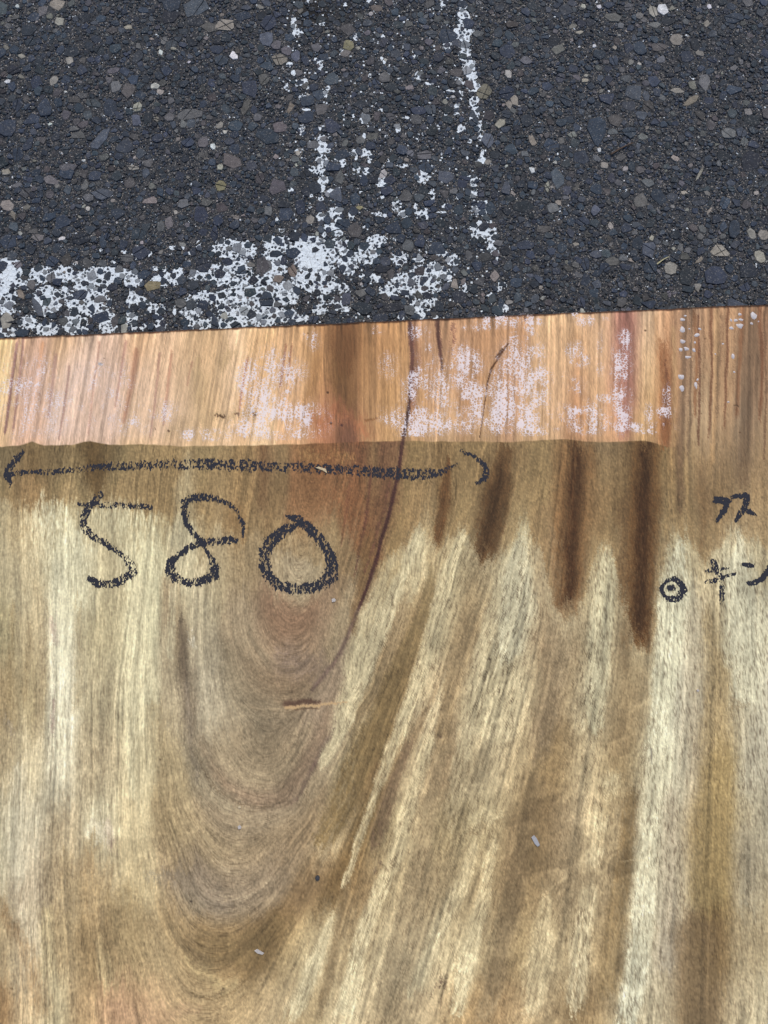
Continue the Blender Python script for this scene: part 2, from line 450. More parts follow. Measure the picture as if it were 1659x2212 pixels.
# stones that can be picked out in the photo: tile, centre, half sizes, turn, kind
C = dict(B=(.029,.040,.060), D=(.022,.028,.037), G=(.100,.105,.112), L=(.068,.082,.108), N=(.140,.124,.106),
         K=(.080,.080,.081), P=(.225,.215,.190), W=(.50,.53,.54), Y=(.185,.170,.105), R=(.100,.095,.097))
HS = {
1: "1110,30,58,50,0,B 1270,45,75,55,-20,L 1265,138,55,30,5,D 1365,180,60,35,20,K 1455,160,60,40,0,Pc 545,110,40,35,0,D 370,30,50,40,0,P 385,135,38,30,40,P 275,70,30,40,0,G 1105,110,55,45,0,D 1575,100,60,35,0,B 830,172,30,20,20,P 1405,320,50,30,0,B 1510,355,26,34,-20,W 1435,390,45,40,0,Bc 250,395,30,45,0,D 255,450,35,35,0,D 140,362,25,18,0,P 450,390,25,28,0,P 85,450,45,35,20,D 735,455,42,20,-10,G 345,522,28,35,20,P 235,530,40,45,0,B 750,560,35,40,0,G 830,590,40,55,10,K 715,695,42,65,0,B 285,690,45,65,-15,B 115,680,35,50,0,Bc 1225,735,85,38,-15,Gc 1190,800,22,28,0,G 880,775,33,40,0,L 960,760,30,40,0,D 1095,755,35,30,0,G 1590,690,24,65,20,K 1615,575,50,60,0,B 40,825,60,60,10,B 180,925,32,55,10,B 655,895,30,85,35,L 480,830,35,20,0,G 505,870,45,28,0,K 1315,915,35,40,0,G 1215,920,45,35,0,B 1515,865,32,30,0,B 1380,948,18,22,0,W 1500,1045,70,40,30,K 440,1090,60,35,0,G 960,1055,30,30,0,G 770,1010,30,28,0,B 1040,335,14,22,0,W 115,1000,35,50,0,Bc 190,190,50,40,0,D 1240,275,40,25,40,D 1405,260,25,25,0,D 45,525,20,16,0,W 1125,312,20,12,10,P 1225,400,12,9,0,W 985,250,18,10,20,P 110,38,14,14,0,W 425,592,10,8,0,W 325,803,14,12,0,W 1425,1080,20,22,0,P 540,1038,12,9,0,W 865,1085,35,20,0,Pc 890,690,28,35,20,Pc 1040,595,24,22,0,P 40,1110,30,20,0,P",
2: "85,145,50,60,20,Bc 65,250,42,52,0,L 150,385,50,40,0,Nc 45,510,40,40,30,K 780,50,40,25,0,N 600,290,35,40,0,Y 255,360,28,45,0,L 1380,150,38,40,0,B 1245,235,60,50,0,Bc 1440,215,38,22,-15,G 830,495,36,40,0,G 330,650,52,45,20,B 320,755,50,45,0,B 415,705,40,45,20,R 155,820,45,40,0,R 75,880,80,55,20,B 225,700,20,45,10,N 1480,590,50,55,0,Nc 680,670,60,30,0,D 970,450,40,35,0,D 870,560,45,35,0,D 1035,630,30,24,0,B 1055,715,55,30,5,B 1585,800,26,38,30,P 1500,910,40,55,0,L 680,905,30,28,0,G 1090,1000,45,32,0,Gc 750,880,40,25,0,K 555,1000,50,32,-20,B 1100,1080,45,40,0,B 1140,845,40,35,0,D 1130,775,25,30,0,B 1310,530,26,22,0,G 1630,330,50,50,0,B 1625,600,50,50,0,Bc 1640,680,22,30,0,P 135,290,35,30,-40,G 660,310,18,14,0,P 1550,1000,35,30,0,D 1270,540,30,30,0,D 1300,470,40,30,0,K 270,990,18,20,0,P",
3: "550,850,62,102,0,B 670,780,48,45,0,K 655,850,35,22,0,G 915,72,27,42,0,P 978,58,35,42,0,W 1065,255,42,40,0,P 655,110,55,32,10,K 450,150,32,28,0,D 510,145,30,30,0,D 1440,115,60,38,0,B 1015,135,45,30,0,D 925,158,42,22,0,G 570,352,42,38,0,B 90,388,40,28,0,G 830,310,40,50,0,B 760,310,32,40,0,B 955,305,48,30,0,Kc 1140,365,42,40,0,B 1190,285,30,45,0,D 275,260,40,45,0,D 918,525,42,42,20,B 1248,535,38,60,0,G 870,620,24,40,0,L 940,595,25,30,0,B 1070,585,46,20,5,P 1165,650,62,22,-42,N 1285,685,38,15,0,D 235,555,38,32,0,B 350,650,32,50,-30,Bc 1405,860,45,38,0,Gc 760,860,45,40,0,Bc 130,905,20,40,-20,P 255,935,50,45,0,Bc 95,780,40,45,0,D 1555,780,55,40,0,D 1545,1045,60,75,20,D 15,650,25,40,0,P 1060,1025,28,20,20,P 820,945,17,24,0,L 1375,1010,45,35,0,D 565,40,16,16,0,W 1280,38,14,20,0,W 1265,150,20,32,20,P 440,210,28,14,-10,P 1330,130,40,12,-60,D 475,518,24,16,-20,P 50,705,18,13,0,L 565,970,14,16,0,W 665,310,16,16,0,P 535,296,13,13,0,W 1440,440,30,18,-30,G",
4: "45,240,42,38,20,P 85,310,18,35,-20,N 240,450,40,28,10,R 215,410,30,20,0,R 50,480,52,50,0,Bc 525,460,58,40,0,D 665,470,22,55,-10,B 395,350,60,42,-30,B 660,170,70,42,0,Lc 570,195,35,30,0,G 550,110,24,35,10,G 430,35,50,40,0,B 615,50,40,35,0,B 330,80,50,32,20,G 1430,115,36,36,0,Y 1300,300,46,55,-10,B 1415,340,35,40,0,B 1385,430,26,60,0,B 1340,225,35,30,0,K 1040,375,26,38,0,G 1095,355,28,45,0,G 840,100,35,35,0,K 400,455,24,14,-10,W 340,605,42,36,0,Bc 800,500,25,35,0,B 820,585,45,28,0,G 915,550,60,46,0,B 1315,630,52,50,0,D 935,690,45,32,0,B 990,762,54,32,-10,Y 45,990,42,55,0,P 650,968,52,38,-10,B 132,820,20,40,-25,N 650,850,40,24,0,K 200,757,28,34,0,G 742,1000,24,40,0,K 1470,610,35,30,0,B 1390,1005,26,60,-10,B 140,1070,50,28,0,B 240,900,24,80,-30,B 1310,890,38,34,0,B 330,710,32,40,0,G 725,775,38,24,-10,D 550,750,28,20,0,D 1640,730,35,30,-20,D 40,28,26,20,0,P 730,210,18,14,-20,P 1150,520,28,16,0,D 1210,625,30,25,0,B 1720,640,40,45,0,K 370,740,30,25,0,B 75,1000,40,10,0,D 1060,730,22,28,0,B 1120,700,20,24,0,D",
5: "540,60,28,50,0,K 515,175,40,52,0,L 970,180,45,38,0,K 420,250,34,40,0,B 195,300,48,45,0,B 285,255,32,52,0,B 180,230,38,28,0,D 80,280,25,35,0,G 350,335,27,30,0,P 670,258,25,16,0,Y 560,370,50,42,0,Bc 640,400,46,55,0,K 885,385,55,42,0,B 985,505,38,42,0,G 1060,475,35,45,0,B 1170,520,55,42,0,B 1235,60,52,42,0,L 1520,260,36,45,0,B 1620,130,30,50,0,L 1380,565,24,35,0,G 1430,640,35,32,0,B 45,630,42,58,0,K 240,552,48,38,0,B 234,665,30,45,0,N 145,720,36,28,0,N 562,655,24,32,0,B 575,588,22,22,0,B 680,810,35,30,0,G 585,850,30,40,0,L 690,910,65,42,0,D 890,900,70,32,-15,D 820,655,50,28,0,D 1090,735,28,32,0,B 1010,740,28,32,0,B 870,690,24,36,0,K 1290,750,24,35,10,P 1545,700,32,40,0,P 1035,965,34,26,0,B 640,200,32,45,0,B 850,150,40,35,0,B 700,80,28,40,0,B 335,700,16,28,30,D 385,530,26,20,-20,D 470,715,20,20,0,D 800,340,35,25,0,B 1615,540,30,30,0,D 935,610,20,16,0,D 1500,700,20,20,0,D 965,810,30,20,0,B 900,840,30,18,0,B 400,810,24,24,0,D 105,920,20,24,0,B 20,830,22,16,0,D 205,900,30,20,0,D 760,545,18,16,0,K",
6: "300,130,40,76,-5,L 840,275,46,55,20,K 950,255,45,58,-15,B 75,315,70,42,0,D 268,325,38,36,0,G 540,345,28,38,30,L 545,200,35,40,0,B 455,410,50,34,0,Bc 740,450,36,34,-10,B 640,440,17,28,0,P 210,465,48,26,0,K 85,565,55,34,-10,B 325,580,30,40,0,B 650,670,45,30,0,K 720,645,28,24,0,G 475,690,26,45,0,B 1030,715,42,46,0,P 1325,762,72,62,0,B 1445,460,36,65,15,B 1555,490,24,38,-15,P 1630,500,35,35,0,P 1610,640,32,42,-20,P 1350,605,62,40,10,Pc 480,790,35,45,0,B 1130,770,45,60,20,D 1540,730,60,48,0,D 890,600,45,55,0,L 30,810,40,35,0,B 1205,845,22,30,0,P 1175,455,30,28,0,K 130,80,18,22,0,W 835,80,30,28,0,K 690,160,28,24,0,G 885,950,50,30,10,B 770,665,16,14,0,P 600,50,24,22,0,P 230,190,16,40,0,Pc 305,290,24,18,40,P 350,258,24,16,10,G 1120,225,24,16,0,P 1280,345,10,34,35,P 1215,110,10,50,28,P 1090,580,18,30,0,G 905,520,14,18,20,P 1215,665,12,36,45,N 115,765,28,16,0,L 190,845,14,16,0,P 1048,590,16,14,0,P 415,560,20,14,0,P 1145,600,20,20,0,G",
}


def outline(a, b, rot, r, n=None):
    """angular crushed-stone outline, metres"""
    n = n or int(r.integers(5, 8))
    ang = (np.arange(n) + r.uniform(-0.42, 0.42, n)) * 2 * math.pi / n + r.uniform(0, 6)
    rad = r.uniform(0.80, 1.18, n)
    x, y = np.cos(ang) * rad, np.sin(ang) * rad
    x, y = (x - (x.max() + x.min()) / 2) / (x.max() - x.min()) * 2, (y - (y.max() + y.min()) / 2) / (y.max() - y.min()) * 2
    x, y = x * a * 1.04, y * b * 1.04
    c, s = math.cos(rot), math.sin(rot)
    return np.stack([x * c - y * s, x * s + y * c], 1)


def clip(poly, nx, ny, d):
    out = []
    for i in range(len(poly)):
        p, q = poly[i], poly[(i + 1) % len(poly)]
        a, b = p[0] * nx + p[1] * ny - d, q[0] * nx + q[1] * ny - d
        if a <= 0:
            out.append(p)
        if (a < 0 < b) or (b < 0 < a):
            f = a / (a - b)
            out.append(p + (q - p) * f)
    return np.array(out)


occ = np.zeros((NYA, NXA), np.int32)
stones = []          # (cx, cy, pieces, ztop, colour, area)


def fill_poly(poly, val, grow=0.0):
    x0, y0 = poly.min(0) - grow
    x1, y1 = poly.max(0) + grow
    i0, i1 = max(0, int((x0 - AX0) / RES)), min(NXA, int((x1 - AX0) / RES) + 2)
    j0, j1 = max(0, int((y0 - AY0) / RES)), min(NYA, int((y1 - AY0) / RES) + 2)
    if i1 <= i0 or j1 <= j0:
        return None
    X = gx[i0:i1][None, :]
    Y = gy[j0:j1][:, None]
    ins = np.zeros((j1 - j0, i1 - i0), bool)
    n = len(poly)
    for k in range(n):
        xa, ya = poly[k]
        xb, yb = poly[(k + 1) % n]
        if ya == yb:
            continue
        ins ^= ((ya > Y) != (yb > Y)) & (X < (xb - xa) * (Y - ya) / (yb - ya) + xa)
    return (slice(j0, j1), slice(i0, i1)), ins


def add_stone(cx, cy, poly, col, crack, check, gap=0.0006, ztop=None):
    wp = poly + (cx, cy)
    r = fill_poly(wp, 1)
    if r is None:
        return False
    sl, ins = r
    if check:
        tot = ins.sum()
        if tot < 2 or (occ[sl][ins] > 0).sum() > 0.06 * tot or (solid[sl][ins]).sum() > 0.12 * tot:
            return False
    pieces = [wp]
    if crack:
        c0 = wp.mean(0)
        for k in range(1 if crack == 1 else 2):
            a = rng.uniform(0, math.pi) if k == 0 else a + rng.uniform(1.0, 2.0)
            nx, ny = math.cos(a), math.sin(a)
            d = c0[0] * nx + c0[1] * ny + rng.uniform(-0.25, 0.25) * abs(poly).max()
            g = rng.uniform(0.00018, 0.00045)
            new = []
            for q in pieces:
                for sgn in (1, -1):
                    h = clip(q, sgn * nx, sgn * ny, sgn * d - g)
                    if len(h) >= 3:
                        new.append(h)
            pieces = new
    x, y = poly[:, 0], poly[:, 1]
    area = 0.5 * abs(np.sum(x * np.roll(y, -1) - y * np.roll(x, -1)))
    occ[sl][ins] = len(stones) + 1
    stones.append((cx, cy, pieces, rng.uniform(0.0002, 0.0012) if ztop is None else ztop, col, area))
    return True


for t, txt in HS.items():
    for w in txt.split():
        f = w.split(',')
        x, y, a, b, rt = (float(q) for q in f[:5])
        kind = f[5]
        dx, dy = tD(t, x, y)
        wx, wy = px2w(dx, dy, 0.001)
        wx2, _ = px2w(dx + 1, dy, 0.001)
        u = (wx2 - wx) * TU
        col = np.array(C[kind[0]]) * rng.uniform(0.82, 1.2) * (1 + rng.uniform(-.05, .05, 3))
        n = int(rng.integers(6, 9)) if a * b > 900 else int(rng.integers(5, 8))
        crack = (2 if kind[0] in 'PN' else 1) if len(kind) > 1 else (1 if (a * b > 1100 and rng.random() < 0.12) else 0)
        if fld[min(NYA - 1, max(0, int((wy - AY0) / RES))), min(NXA - 1, max(0, int((wx - AX0) / RES)))] > .7 and rng.random() < .2:
            col = col * .7 + np.array((.20, .22, .24)) * .3
        add_stone(float(wx), float(wy), outline(a * u * 1.02, b * u * 1.05, -math.radians(rt), rng, n), col, crack, False)
N_HAND = len(stones)

edge_y = lambda x: ey0 + (x - ex0) * SY / SX
PAL = [((.030,.042,.061), .33), ((.024,.032,.043), .29), ((.044,.055,.069), .19), ((.055,.055,.058), .10),
       ((.085,.090,.097), .06), ((.14,.138,.13), .025), ((.28,.28,.27), .008)]
PW = np.cumsum([p[1] for p in PAL]) / sum(p[1] for p in PAL)


def pal():
    return np.array(PAL[int(np.searchsorted(PW, rng.random()))][0]) * rng.uniform(0.75, 1.3) * (1 + rng.uniform(-.06, .06, 3))


for rlo, rhi, tries in ((.0085, .0125, 260), (.0055, .0085, 4200), (.0036, .0056, 13000), (.0022, .0036, 22000), (.0013, .0022, 70000)):
    for _ in range(tries):
        cx = rng.uniform(AX0 + .01, AX1 - .01)
        cy = rng.uniform(AY0 + .01, AY1 - .01)
        if cy < edge_y(cx) - 0.01:
            continue
        if occ[int((cy - AY0) / RES), int((cx - AX0) / RES)]:
            continue
        if rhi < .003 and abs(cx) > 0.66 and rng.random() < .6:
            continue
        r0 = rng.uniform(rlo, rhi)
        k = rng.uniform(0.62, 1.0)
        p = outline(r0, r0 * k, rng.uniform(0, math.pi), rng, int(rng.integers(4, 7)) if r0 < .004 else None)
        pc_ = pal()
        f_ = fld[int((cy - AY0) / RES), int((cx - AX0) / RES)]
        if f_ > .5 and rng.random() < .3:       # thin worn film of paint left on the stone
            k_ = rng.uniform(.15, .6)
            pc_ = pc_ * (1 - k_) + np.array((.36, .40, .43)) * k_
        add_stone(cx, cy, p, pc_, 1 if (r0 > .004 and rng.random() < .10) else 0, True)


def stone_geom(st, out_v, out_f, out_c):
    cx, cy, pieces, zt, col, area = st
    tx, ty = rng.uniform(-0.07, 0.07, 2)
    bev = min(0.0007, 0.13 * math.sqrt(area))
    for q in pieces:
        n = len(q)
        c0 = q.mean(0)
        b0 = len(out_v)
        d = q - c0
        ln = np.linalg.norm(d, axis=1, keepdims=True) + 1e-9
        top = c0 + d * np.clip(1 - bev / ln, 0.55, 0.97)
        mid = c0 + d * np.clip(1 - 0.25 * bev / ln, 0.85, 1)
        dz = rng.uniform(-.0002, .0002)
        zz = zt + dz + (top[:, 0] - cx) * tx + (top[:, 1] - cy) * ty + rng.uniform(-.00018, .00018, n)
        zz = np.maximum(zz, 0.00005)
        cc = col * rng.uniform(.92, 1.08)
        for i in range(n):
            out_v.append((top[i, 0], top[i, 1], zz[i]))
        for i in range(n):
            out_v.append((mid[i, 0], mid[i, 1], zz[i] - bev * 0.6))
        for i in range(n):
            out_v.append((q[i, 0], q[i, 1], -0.0022))
        out_v.append((c0[0] + rng.uniform(-.1, .1) * bev, c0[1], zz.mean() + rng.uniform(-.0001, .00035)))
        for i in range(n):
            j = (i + 1) % n
            out_f.append((b0 + i, b0 + j, b0 + 3 * n))
            out_f.append((b0 + n + i, b0 + n + j, b0 + j, b0 + i))
            out_f.append((b0 + 2 * n + i, b0 + 2 * n + j, b0 + n + j, b0 + n + i))
        out_c.extend([cc] * (3 * n + 1))


def ccw(st):
    cx, cy, pieces, zt, col, area = st
    out = []
    for q in pieces:
        x, y = q[:, 0], q[:, 1]
        s = np.sum(x * np.roll(y, -1) - y * np.roll(x, -1))
        out.append(q if s > 0 else q[::-1])
    return (cx, cy, out, zt, col, area)


stones = [ccw(s) for s in stones]

# --- the ground sheet: fine round the slab, growing coarser out to the horizon
MS = 0.0017
fx = np.arange(-0.66, 0.66, MS)
fy = np.arange(0.20, 0.90, MS)


def spread(a, far):
    st, lo, hi = 0.02, [], []
    x = a[-1]
    while x < far:
        x += st
        st *= 1.5
        hi.append(x)
    st, x = 0.02, a[0]
    while x > -far:
        x -= st
        st *= 1.5
        lo.append(x)
    return np.concatenate([lo[::-1], a, hi])


mx, my = spread(fx, 60), spread(fy, 60)
MX, MY = np.meshgrid(mx, my)
near = sstep(0.9, 0.6, np.abs(MX)) * sstep(1.2, 0.9, MY) * sstep(0.05, 0.18, MY)


def matrix_z(x, y):
    return -0.0004 + 0.0017 * (fbm(x / .0042, y / .0042, 1, 3) - .5) + 0.0010 * (fbm(x / .02, y / .02, 3, 2) - .5)


MZ = np.where(near > 0, matrix_z(MX, MY) * near, 0) - 0.0006 * (1 - near)
ny_, nx_ = MX.shape
idx = np.arange(ny_ * nx_).reshape(ny_, nx_)
quads = np.stack([idx[:-1, :-1], idx[:-1, 1:], idx[1:, 1:], idx[1:, :-1]], -1).reshape(-1, 4)
me = mesh_np("asphalt_ground", np.stack([MX, MY, MZ], -1).reshape(-1, 3), quads)
sdx, sdy = tD(2, 400, 50)
DX, DY = w2px(MX, MY, 0)
stain = np.exp(-(((DX - sdx) / 75) ** 2 + ((DY - sdy) / 55) ** 2)) * 0.85 * (near > 0)
stain += 0.5 * np.exp(-(((DX - 365) / 25) ** 2 + ((DY - 165) / 14) ** 2)) * (near > 0)
set_float(me, 'stain', np.clip(stain * (0.5 + fbm(MX / .012, MY / .012, 2)), 0, 0.9).ravel())
set_float(me, 'far', 1 - sstep(.90, .84, np.abs(MX)).ravel() * sstep(1.13, 1.07, MY).ravel())
me.materials.append(M_MATRIX)
ground = link(bpy.data.objects.new("asphalt_ground", me))
ground['kind'] = 'structure'
ground['label'] = "dark worn asphalt with grey and beige crushed stone"


def obj_list(name, v, f, c, mat, parent=None):
    m = bpy.data.meshes.new(name)
    m.from_pydata(v, [], f)
    if c is not None:
        set_col(m, 'col', np.array(c))
    m.materials.append(mat)
    o = link(bpy.data.objects.new(name, m))
    o.parent = parent
    return o


def visible(s):
    dx, dy = w2px(s[0], s[1], 0.001)
    return 0 < dx < 1659 and 0 < dy < 730 - dx * 0.044


order = sorted(range(len(stones)), key=lambda i: -stones[i][5] * (1 if visible(stones[i]) else 0))
single = set(order[:300])
for i in order[:300]:
    v, f, c = [], [], []
    stone_geom(stones[i], v, f, c)
    obj_list("stone", v, f, c, M_STONE, ground)
v, f, c = [], [], []
for i, s in enumerate(stones):
    if i not in single:
        stone_geom(s, v, f, c)
small = obj_list("small_stone", v, f, c, M_STONE, ground)
small['kind'] = 'stuff'

# --- grit between the stones: little four-sided grains
NG = 120000
cx = rng.uniform(-0.72, 0.72, NG)
cy = rng.uniform(0.24, 0.96, NG)
keep = (cy > edge_y(cx) - 0.005) & (occ[((cy - AY0) / RES).astype(int), ((cx - AX0) / RES).astype(int)] == 0)
cx, cy = cx[keep], cy[keep]
n = len(cx)
r = rng.gamma(4.0, 0.00016, n) + 0.00022
a0 = rng.uniform(0, 6.28, n)
cz = matrix_z(cx, cy)
V = np.zeros((n, 5, 3))
for k in range(4):
    rr = r * rng.uniform(.7, 1.3, n)
    V[:, k, 0] = cx + rr * np.cos(a0 + k * math.pi / 2)
    V[:, k, 1] = cy + rr * np.sin(a0 + k * math.pi / 2)
    V[:, k, 2] = cz - 0.0002
V[:, 4, 0] = cx + r * rng.uniform(-.4, .4, n)
V[:, 4, 1] = cy + r * rng.uniform(-.4, .4, n)
V[:, 4, 2] = cz + r * rng.uniform(.5, 1.0, n)
b = (np.arange(n) * 5)[:, None, None]
T = np.array([[0, 1, 4], [1, 2, 4], [2, 3, 4], [3, 0, 4]])[None] + b
me = mesh_np("grit", V.reshape(-1, 3), T.reshape(-1, 3), False)
pc = np.array([[.026, .030, .036], [.050, .055, .063], [.105, .108, .110], [.25, .24, .22], [.68, .70, .70]])
pick = rng.choice(5, n, p=[.38, .30, .18, .09, .05])
gc = pc[pick] * rng.uniform(.7, 1.25, (n, 1))
set_col(me, 'col', np.repeat(gc, 5, 0))
me.materials.append(M_STONE)
grit = link(bpy.data.objects.new("grit", me))
grit.parent = ground
grit['kind'] = 'stuff'


# --- remaining road paint: a thin sheet lying between the stones
def mask_mesh(name, mask, x0, y0, res, zfun):
    """one thin sheet made of the marked cells"""
    ny, nx = mask.shape
    jj, ii = np.nonzero(mask)
    cid = np.stack([jj * (nx + 1) + ii, jj * (nx + 1) + ii + 1, (jj + 1) * (nx + 1) + ii + 1, (jj + 1) * (nx + 1) + ii], 1)
    uq, inv = np.unique(cid, return_inverse=True)
    vy, vx = uq // (nx + 1), uq % (nx + 1)
    X, Y = x0 + vx * res, y0 + vy * res
    return mesh_np(name, np.stack([X, Y, zfun(X, Y)], 1), inv.reshape(-1, 4).astype(np.int32))


nz = 0.55 * fbm(GX / .0030, GY / .0030, 2, 2) + 0.45 * fbm(GX / .011, GY / .011, 4, 2)
nz = (nz - 0.5) * 1.5 + 0.44
specks = np.zeros_like(fld)
for _ in range(950):
    t = 2 if rng.random() < .6 else 5
    dx, dy = tD(t, rng.uniform(150, 1500), rng.uniform(0, 1110))
    wx, wy = px2w(dx, dy, 0)
    i, j = int((wx - AX0) / RES), int((wy - AY0) / RES)
    q = int(rng.integers(1, 3))
    specks[j - q + int(rng.integers(0, 2)):j + q, i - q + int(rng.integers(0, 2)):i + q] = 1
pm = ((fld > nz) | ((specks > 0) & (nz < .62))) & (occ == 0)
pm &= (GY > edge_y(GX) - 0.02)
me = mask_mesh("road_marking", pm, AX0, AY0, RES, lambda x, y: np.maximum(matrix_z(x, y), -0.0006) + 0.0005)
me.materials.append(M_PAINT)
paint = link(bpy.data.objects.new("road_marking", me))
paint['kind'] = 'structure'
paint['label'] = "worn white road paint left between the asphalt stones"

# ================================================================== WOOD SLAB
# grain: lines traced on the slab, each with its level; a thin-plate spline joins them
GL = [
 (10.2, [(690, 960)]), (9.8, [(668, 1080)]), (9.3, [(640, 1220)]), (9.0, [(628, 1300)]),
 (8.2, [(630, 660), (590, 1000), (565, 1150), (560, 1300), (585, 1375), (625, 1400), (665, 1385), (695, 1320), (735, 1190), (765, 1000), (775, 660)]),
 (7.1, [(555, 660), (500, 1000), (475, 1200), (470, 1350), (500, 1490), (550, 1545), (600, 1560), (650, 1535), (700, 1460), (745, 1310), (808, 1060), (832, 660)]),
 (6, [(490, 660), (440, 1000), (405, 1250), (400, 1400), (412, 1600), (455, 1690), (520, 1738), (580, 1745), (635, 1722), (700, 1600), (775, 1316), (835, 1130), (872, 950), (888, 800), (885, 640)]),
 (5.2, [(375, 1400), (395, 1640), (430, 1760), (480, 1816), (545, 1820), (615, 1775), (700, 1640), (790, 1400), (870, 1110), (912, 850), (920, 640)]),
 (4.6, [(350, 1450), (370, 1750), (430, 1905), (500, 1941), (580, 1895), (690, 1720), (800, 1490), (882, 1240), (930, 1000), (950, 640)]),
 (3.6, [(385, 640), (330, 1100), (300, 1500), (300, 1750), (330, 2000), (390, 2141), (430, 2162), (480, 2153), (545, 2095), (650, 1930), (770, 1690), (870, 1410), (945, 1120), (990, 640)]),
 (2.7, [(270, 640), (215, 1100), (200, 1500), (200, 1900), (235, 2280), (1070, 640), (1055, 950), (1010, 1150), (905, 1500), (800, 1800), (670, 2230), (650, 2300)]),
 (1.7, [(160, 640), (105, 1100), (110, 1500), (95, 1900), (115, 2280), (1185, 640), (1175, 950), (1125, 1300), (1040, 1600), (950, 1900), (840, 2280)]),
 (.7, [(40, 640), (5, 1100), (12, 1600), (0, 2280), (1300, 640), (1292, 1100), (1262, 1400), (1200, 1750), (1090, 2280)]),
 (-.3, [(-80, 640), (-100, 1200), (-95, 1800), (-100, 2280), (1440, 640), (1440, 1200), (1422, 1500), (1392, 1800), (1355, 2280)]),
 (-1.3, [(1560, 640), (1562, 1100), (1555, 1600), (1535, 2280)]),
 (-2.3, [(1672, 640), (1675, 1500), (1668, 2280)]),
]
pts, lev = [], []
for lv, pl in GL:
    pl = np.array(pl, float)
    for i in range(len(pl)):
        pts.append(pl[i])
        lev.append(lv)
        if i + 1 < len(pl) and np.linalg.norm(pl[i + 1] - pl[i]) < 520:
            m = int(np.linalg.norm(pl[i + 1] - pl[i]) // 130)
            for k in range(m):
                pts.append(pl[i] + (pl[i + 1] - pl[i]) * (k + 1) / (m + 1))
                lev.append(lv)
pts = np.array(pts) / 1000
lev = np.array(lev)


def tps_k(d2):
    return 0.5 * d2 * np.log(d2 + 1e-12)


K = tps_k(((pts[:, None] - pts[None]) ** 2).sum(-1)) + np.eye(len(pts)) * 2e-4
P = np.concatenate([np.ones((len(pts), 1)), pts], 1)
A = np.block([[K, P], [P.T, np.zeros((3, 3))]])
sol = np.linalg.solve(A, np.concatenate([lev, np.zeros(3)]))


def tps(x, y):
    q = np.stack([x.ravel(), y.ravel()], 1) / 1000
    o = np.empty(len(q))
    for i in range(0, len(q), 20000):
        d2 = ((q[i:i + 20000, None] - pts[None]) ** 2).sum(-1)
        o[i:i + 20000] = tps_k(d2) @ sol[:-3] + sol[-3] + q[i:i + 20000] @ sol[-2:]
    return o.reshape(x.shape)


# slab vertex grid in slab coordinates
VS = 0.00105
corners = [px2w(x, y, H) for x, y in ((0, 731), (1659, 658), (0, 2212), (1659, 2212))]
ss = [(a - ex0) * SX + (b - ey0) * SY for a, b in corners]
tt = [(a - ex0) * SY - (b - ey0) * SX for a, b in corners]
S0, S1, T1 = min(ss) - 0.012, max(ss) + 0.012, max(tt) + 0.012
sf = np.arange(S0, S1, VS)
tf = np.arange(0, T1, VS)
SS, TT = np.meshgrid(sf, tf)
WX, WY = st2w(SS, TT)
DX, DY = w2px(WX, WY, H)
nt, ns = SS.shape


def up(coarse, step):
    """bilinear upsampling of a field computed on every step-th vertex"""
    cy_, cx_ = coarse.shape[:2]
    y = np.clip(np.arange(nt) / step, 0, cy_ - 1.001)
    x = np.clip(np.arange(ns) / step, 0, cx_ - 1.001)
    yi, xi = y.astype(int), x.astype(int)
    fy_, fx_ = (y - yi)[:, None], (x - xi)[None, :]
    if coarse.ndim == 3:
        fy_, fx_ = fy_[..., None], fx_[..., None]
    a = coarse[yi][:, xi] * (1 - fx_) + coarse[yi][:, xi + 1] * fx_
    b_ = coarse[yi + 1][:, xi] * (1 - fx_) + coarse[yi + 1][:, xi + 1] * fx_
    return a * (1 - fy_) + b_ * fy_


STEP = 8
ys = np.arange(0, nt + STEP, STEP)
xs = np.arange(0, ns + STEP, STEP)
cSS, cTT = np.meshgrid(S0 + xs * VS, ys * VS)
cX, cY = w2px(*st2w(cSS, cTT), H)
cU = tps(cX, cY)
gty, gtx = np.gradient(cU)
gl = np.sqrt(gtx ** 2 + gty ** 2) + 1e-6
dirx, diry = up(-gty / gl, STEP).astype(np.float32), up(gtx / gl, STEP).astype(np.float32)
wob = (fbm(SS / .02, TT / .09, 5, 2) - .5) * .16
dirx, diry = dirx + wob.astype(np.float32) * diry, diry - wob.astype(np.float32) * dirx
UU = up(cU, STEP)
# near the sawn end the grain runs almost straight, leaning more to the left
LX, LS = [-60, 300, 560, 650, 700, 830, 890, 960, 1100, 1700], [.15, .18, .17, .08, 0, 0, -.02, .06, .02, .01]


def u_end(x, y):
    return (x + np.interp(x, LX, LS) * (y - 800)) / 100


UE = u_end(DX, DY)
ey_, ex_ = np.gradient(UE)
el_ = np.hypot(ex_, ey_) + 1e-9
we_ = sstep(1060, 930, DY).astype(np.float32)
sg_ = np.where(ex_ / el_ * diry - ey_ / el_ * dirx >= 0, 1, -1)
dirx = (1 - we_) * dirx + we_ * (sg_ * -ey_ / el_ + wob * .5).astype(np.float32)
diry = (1 - we_) * diry + we_ * (sg_ * ex_ / el_).astype(np.float32)


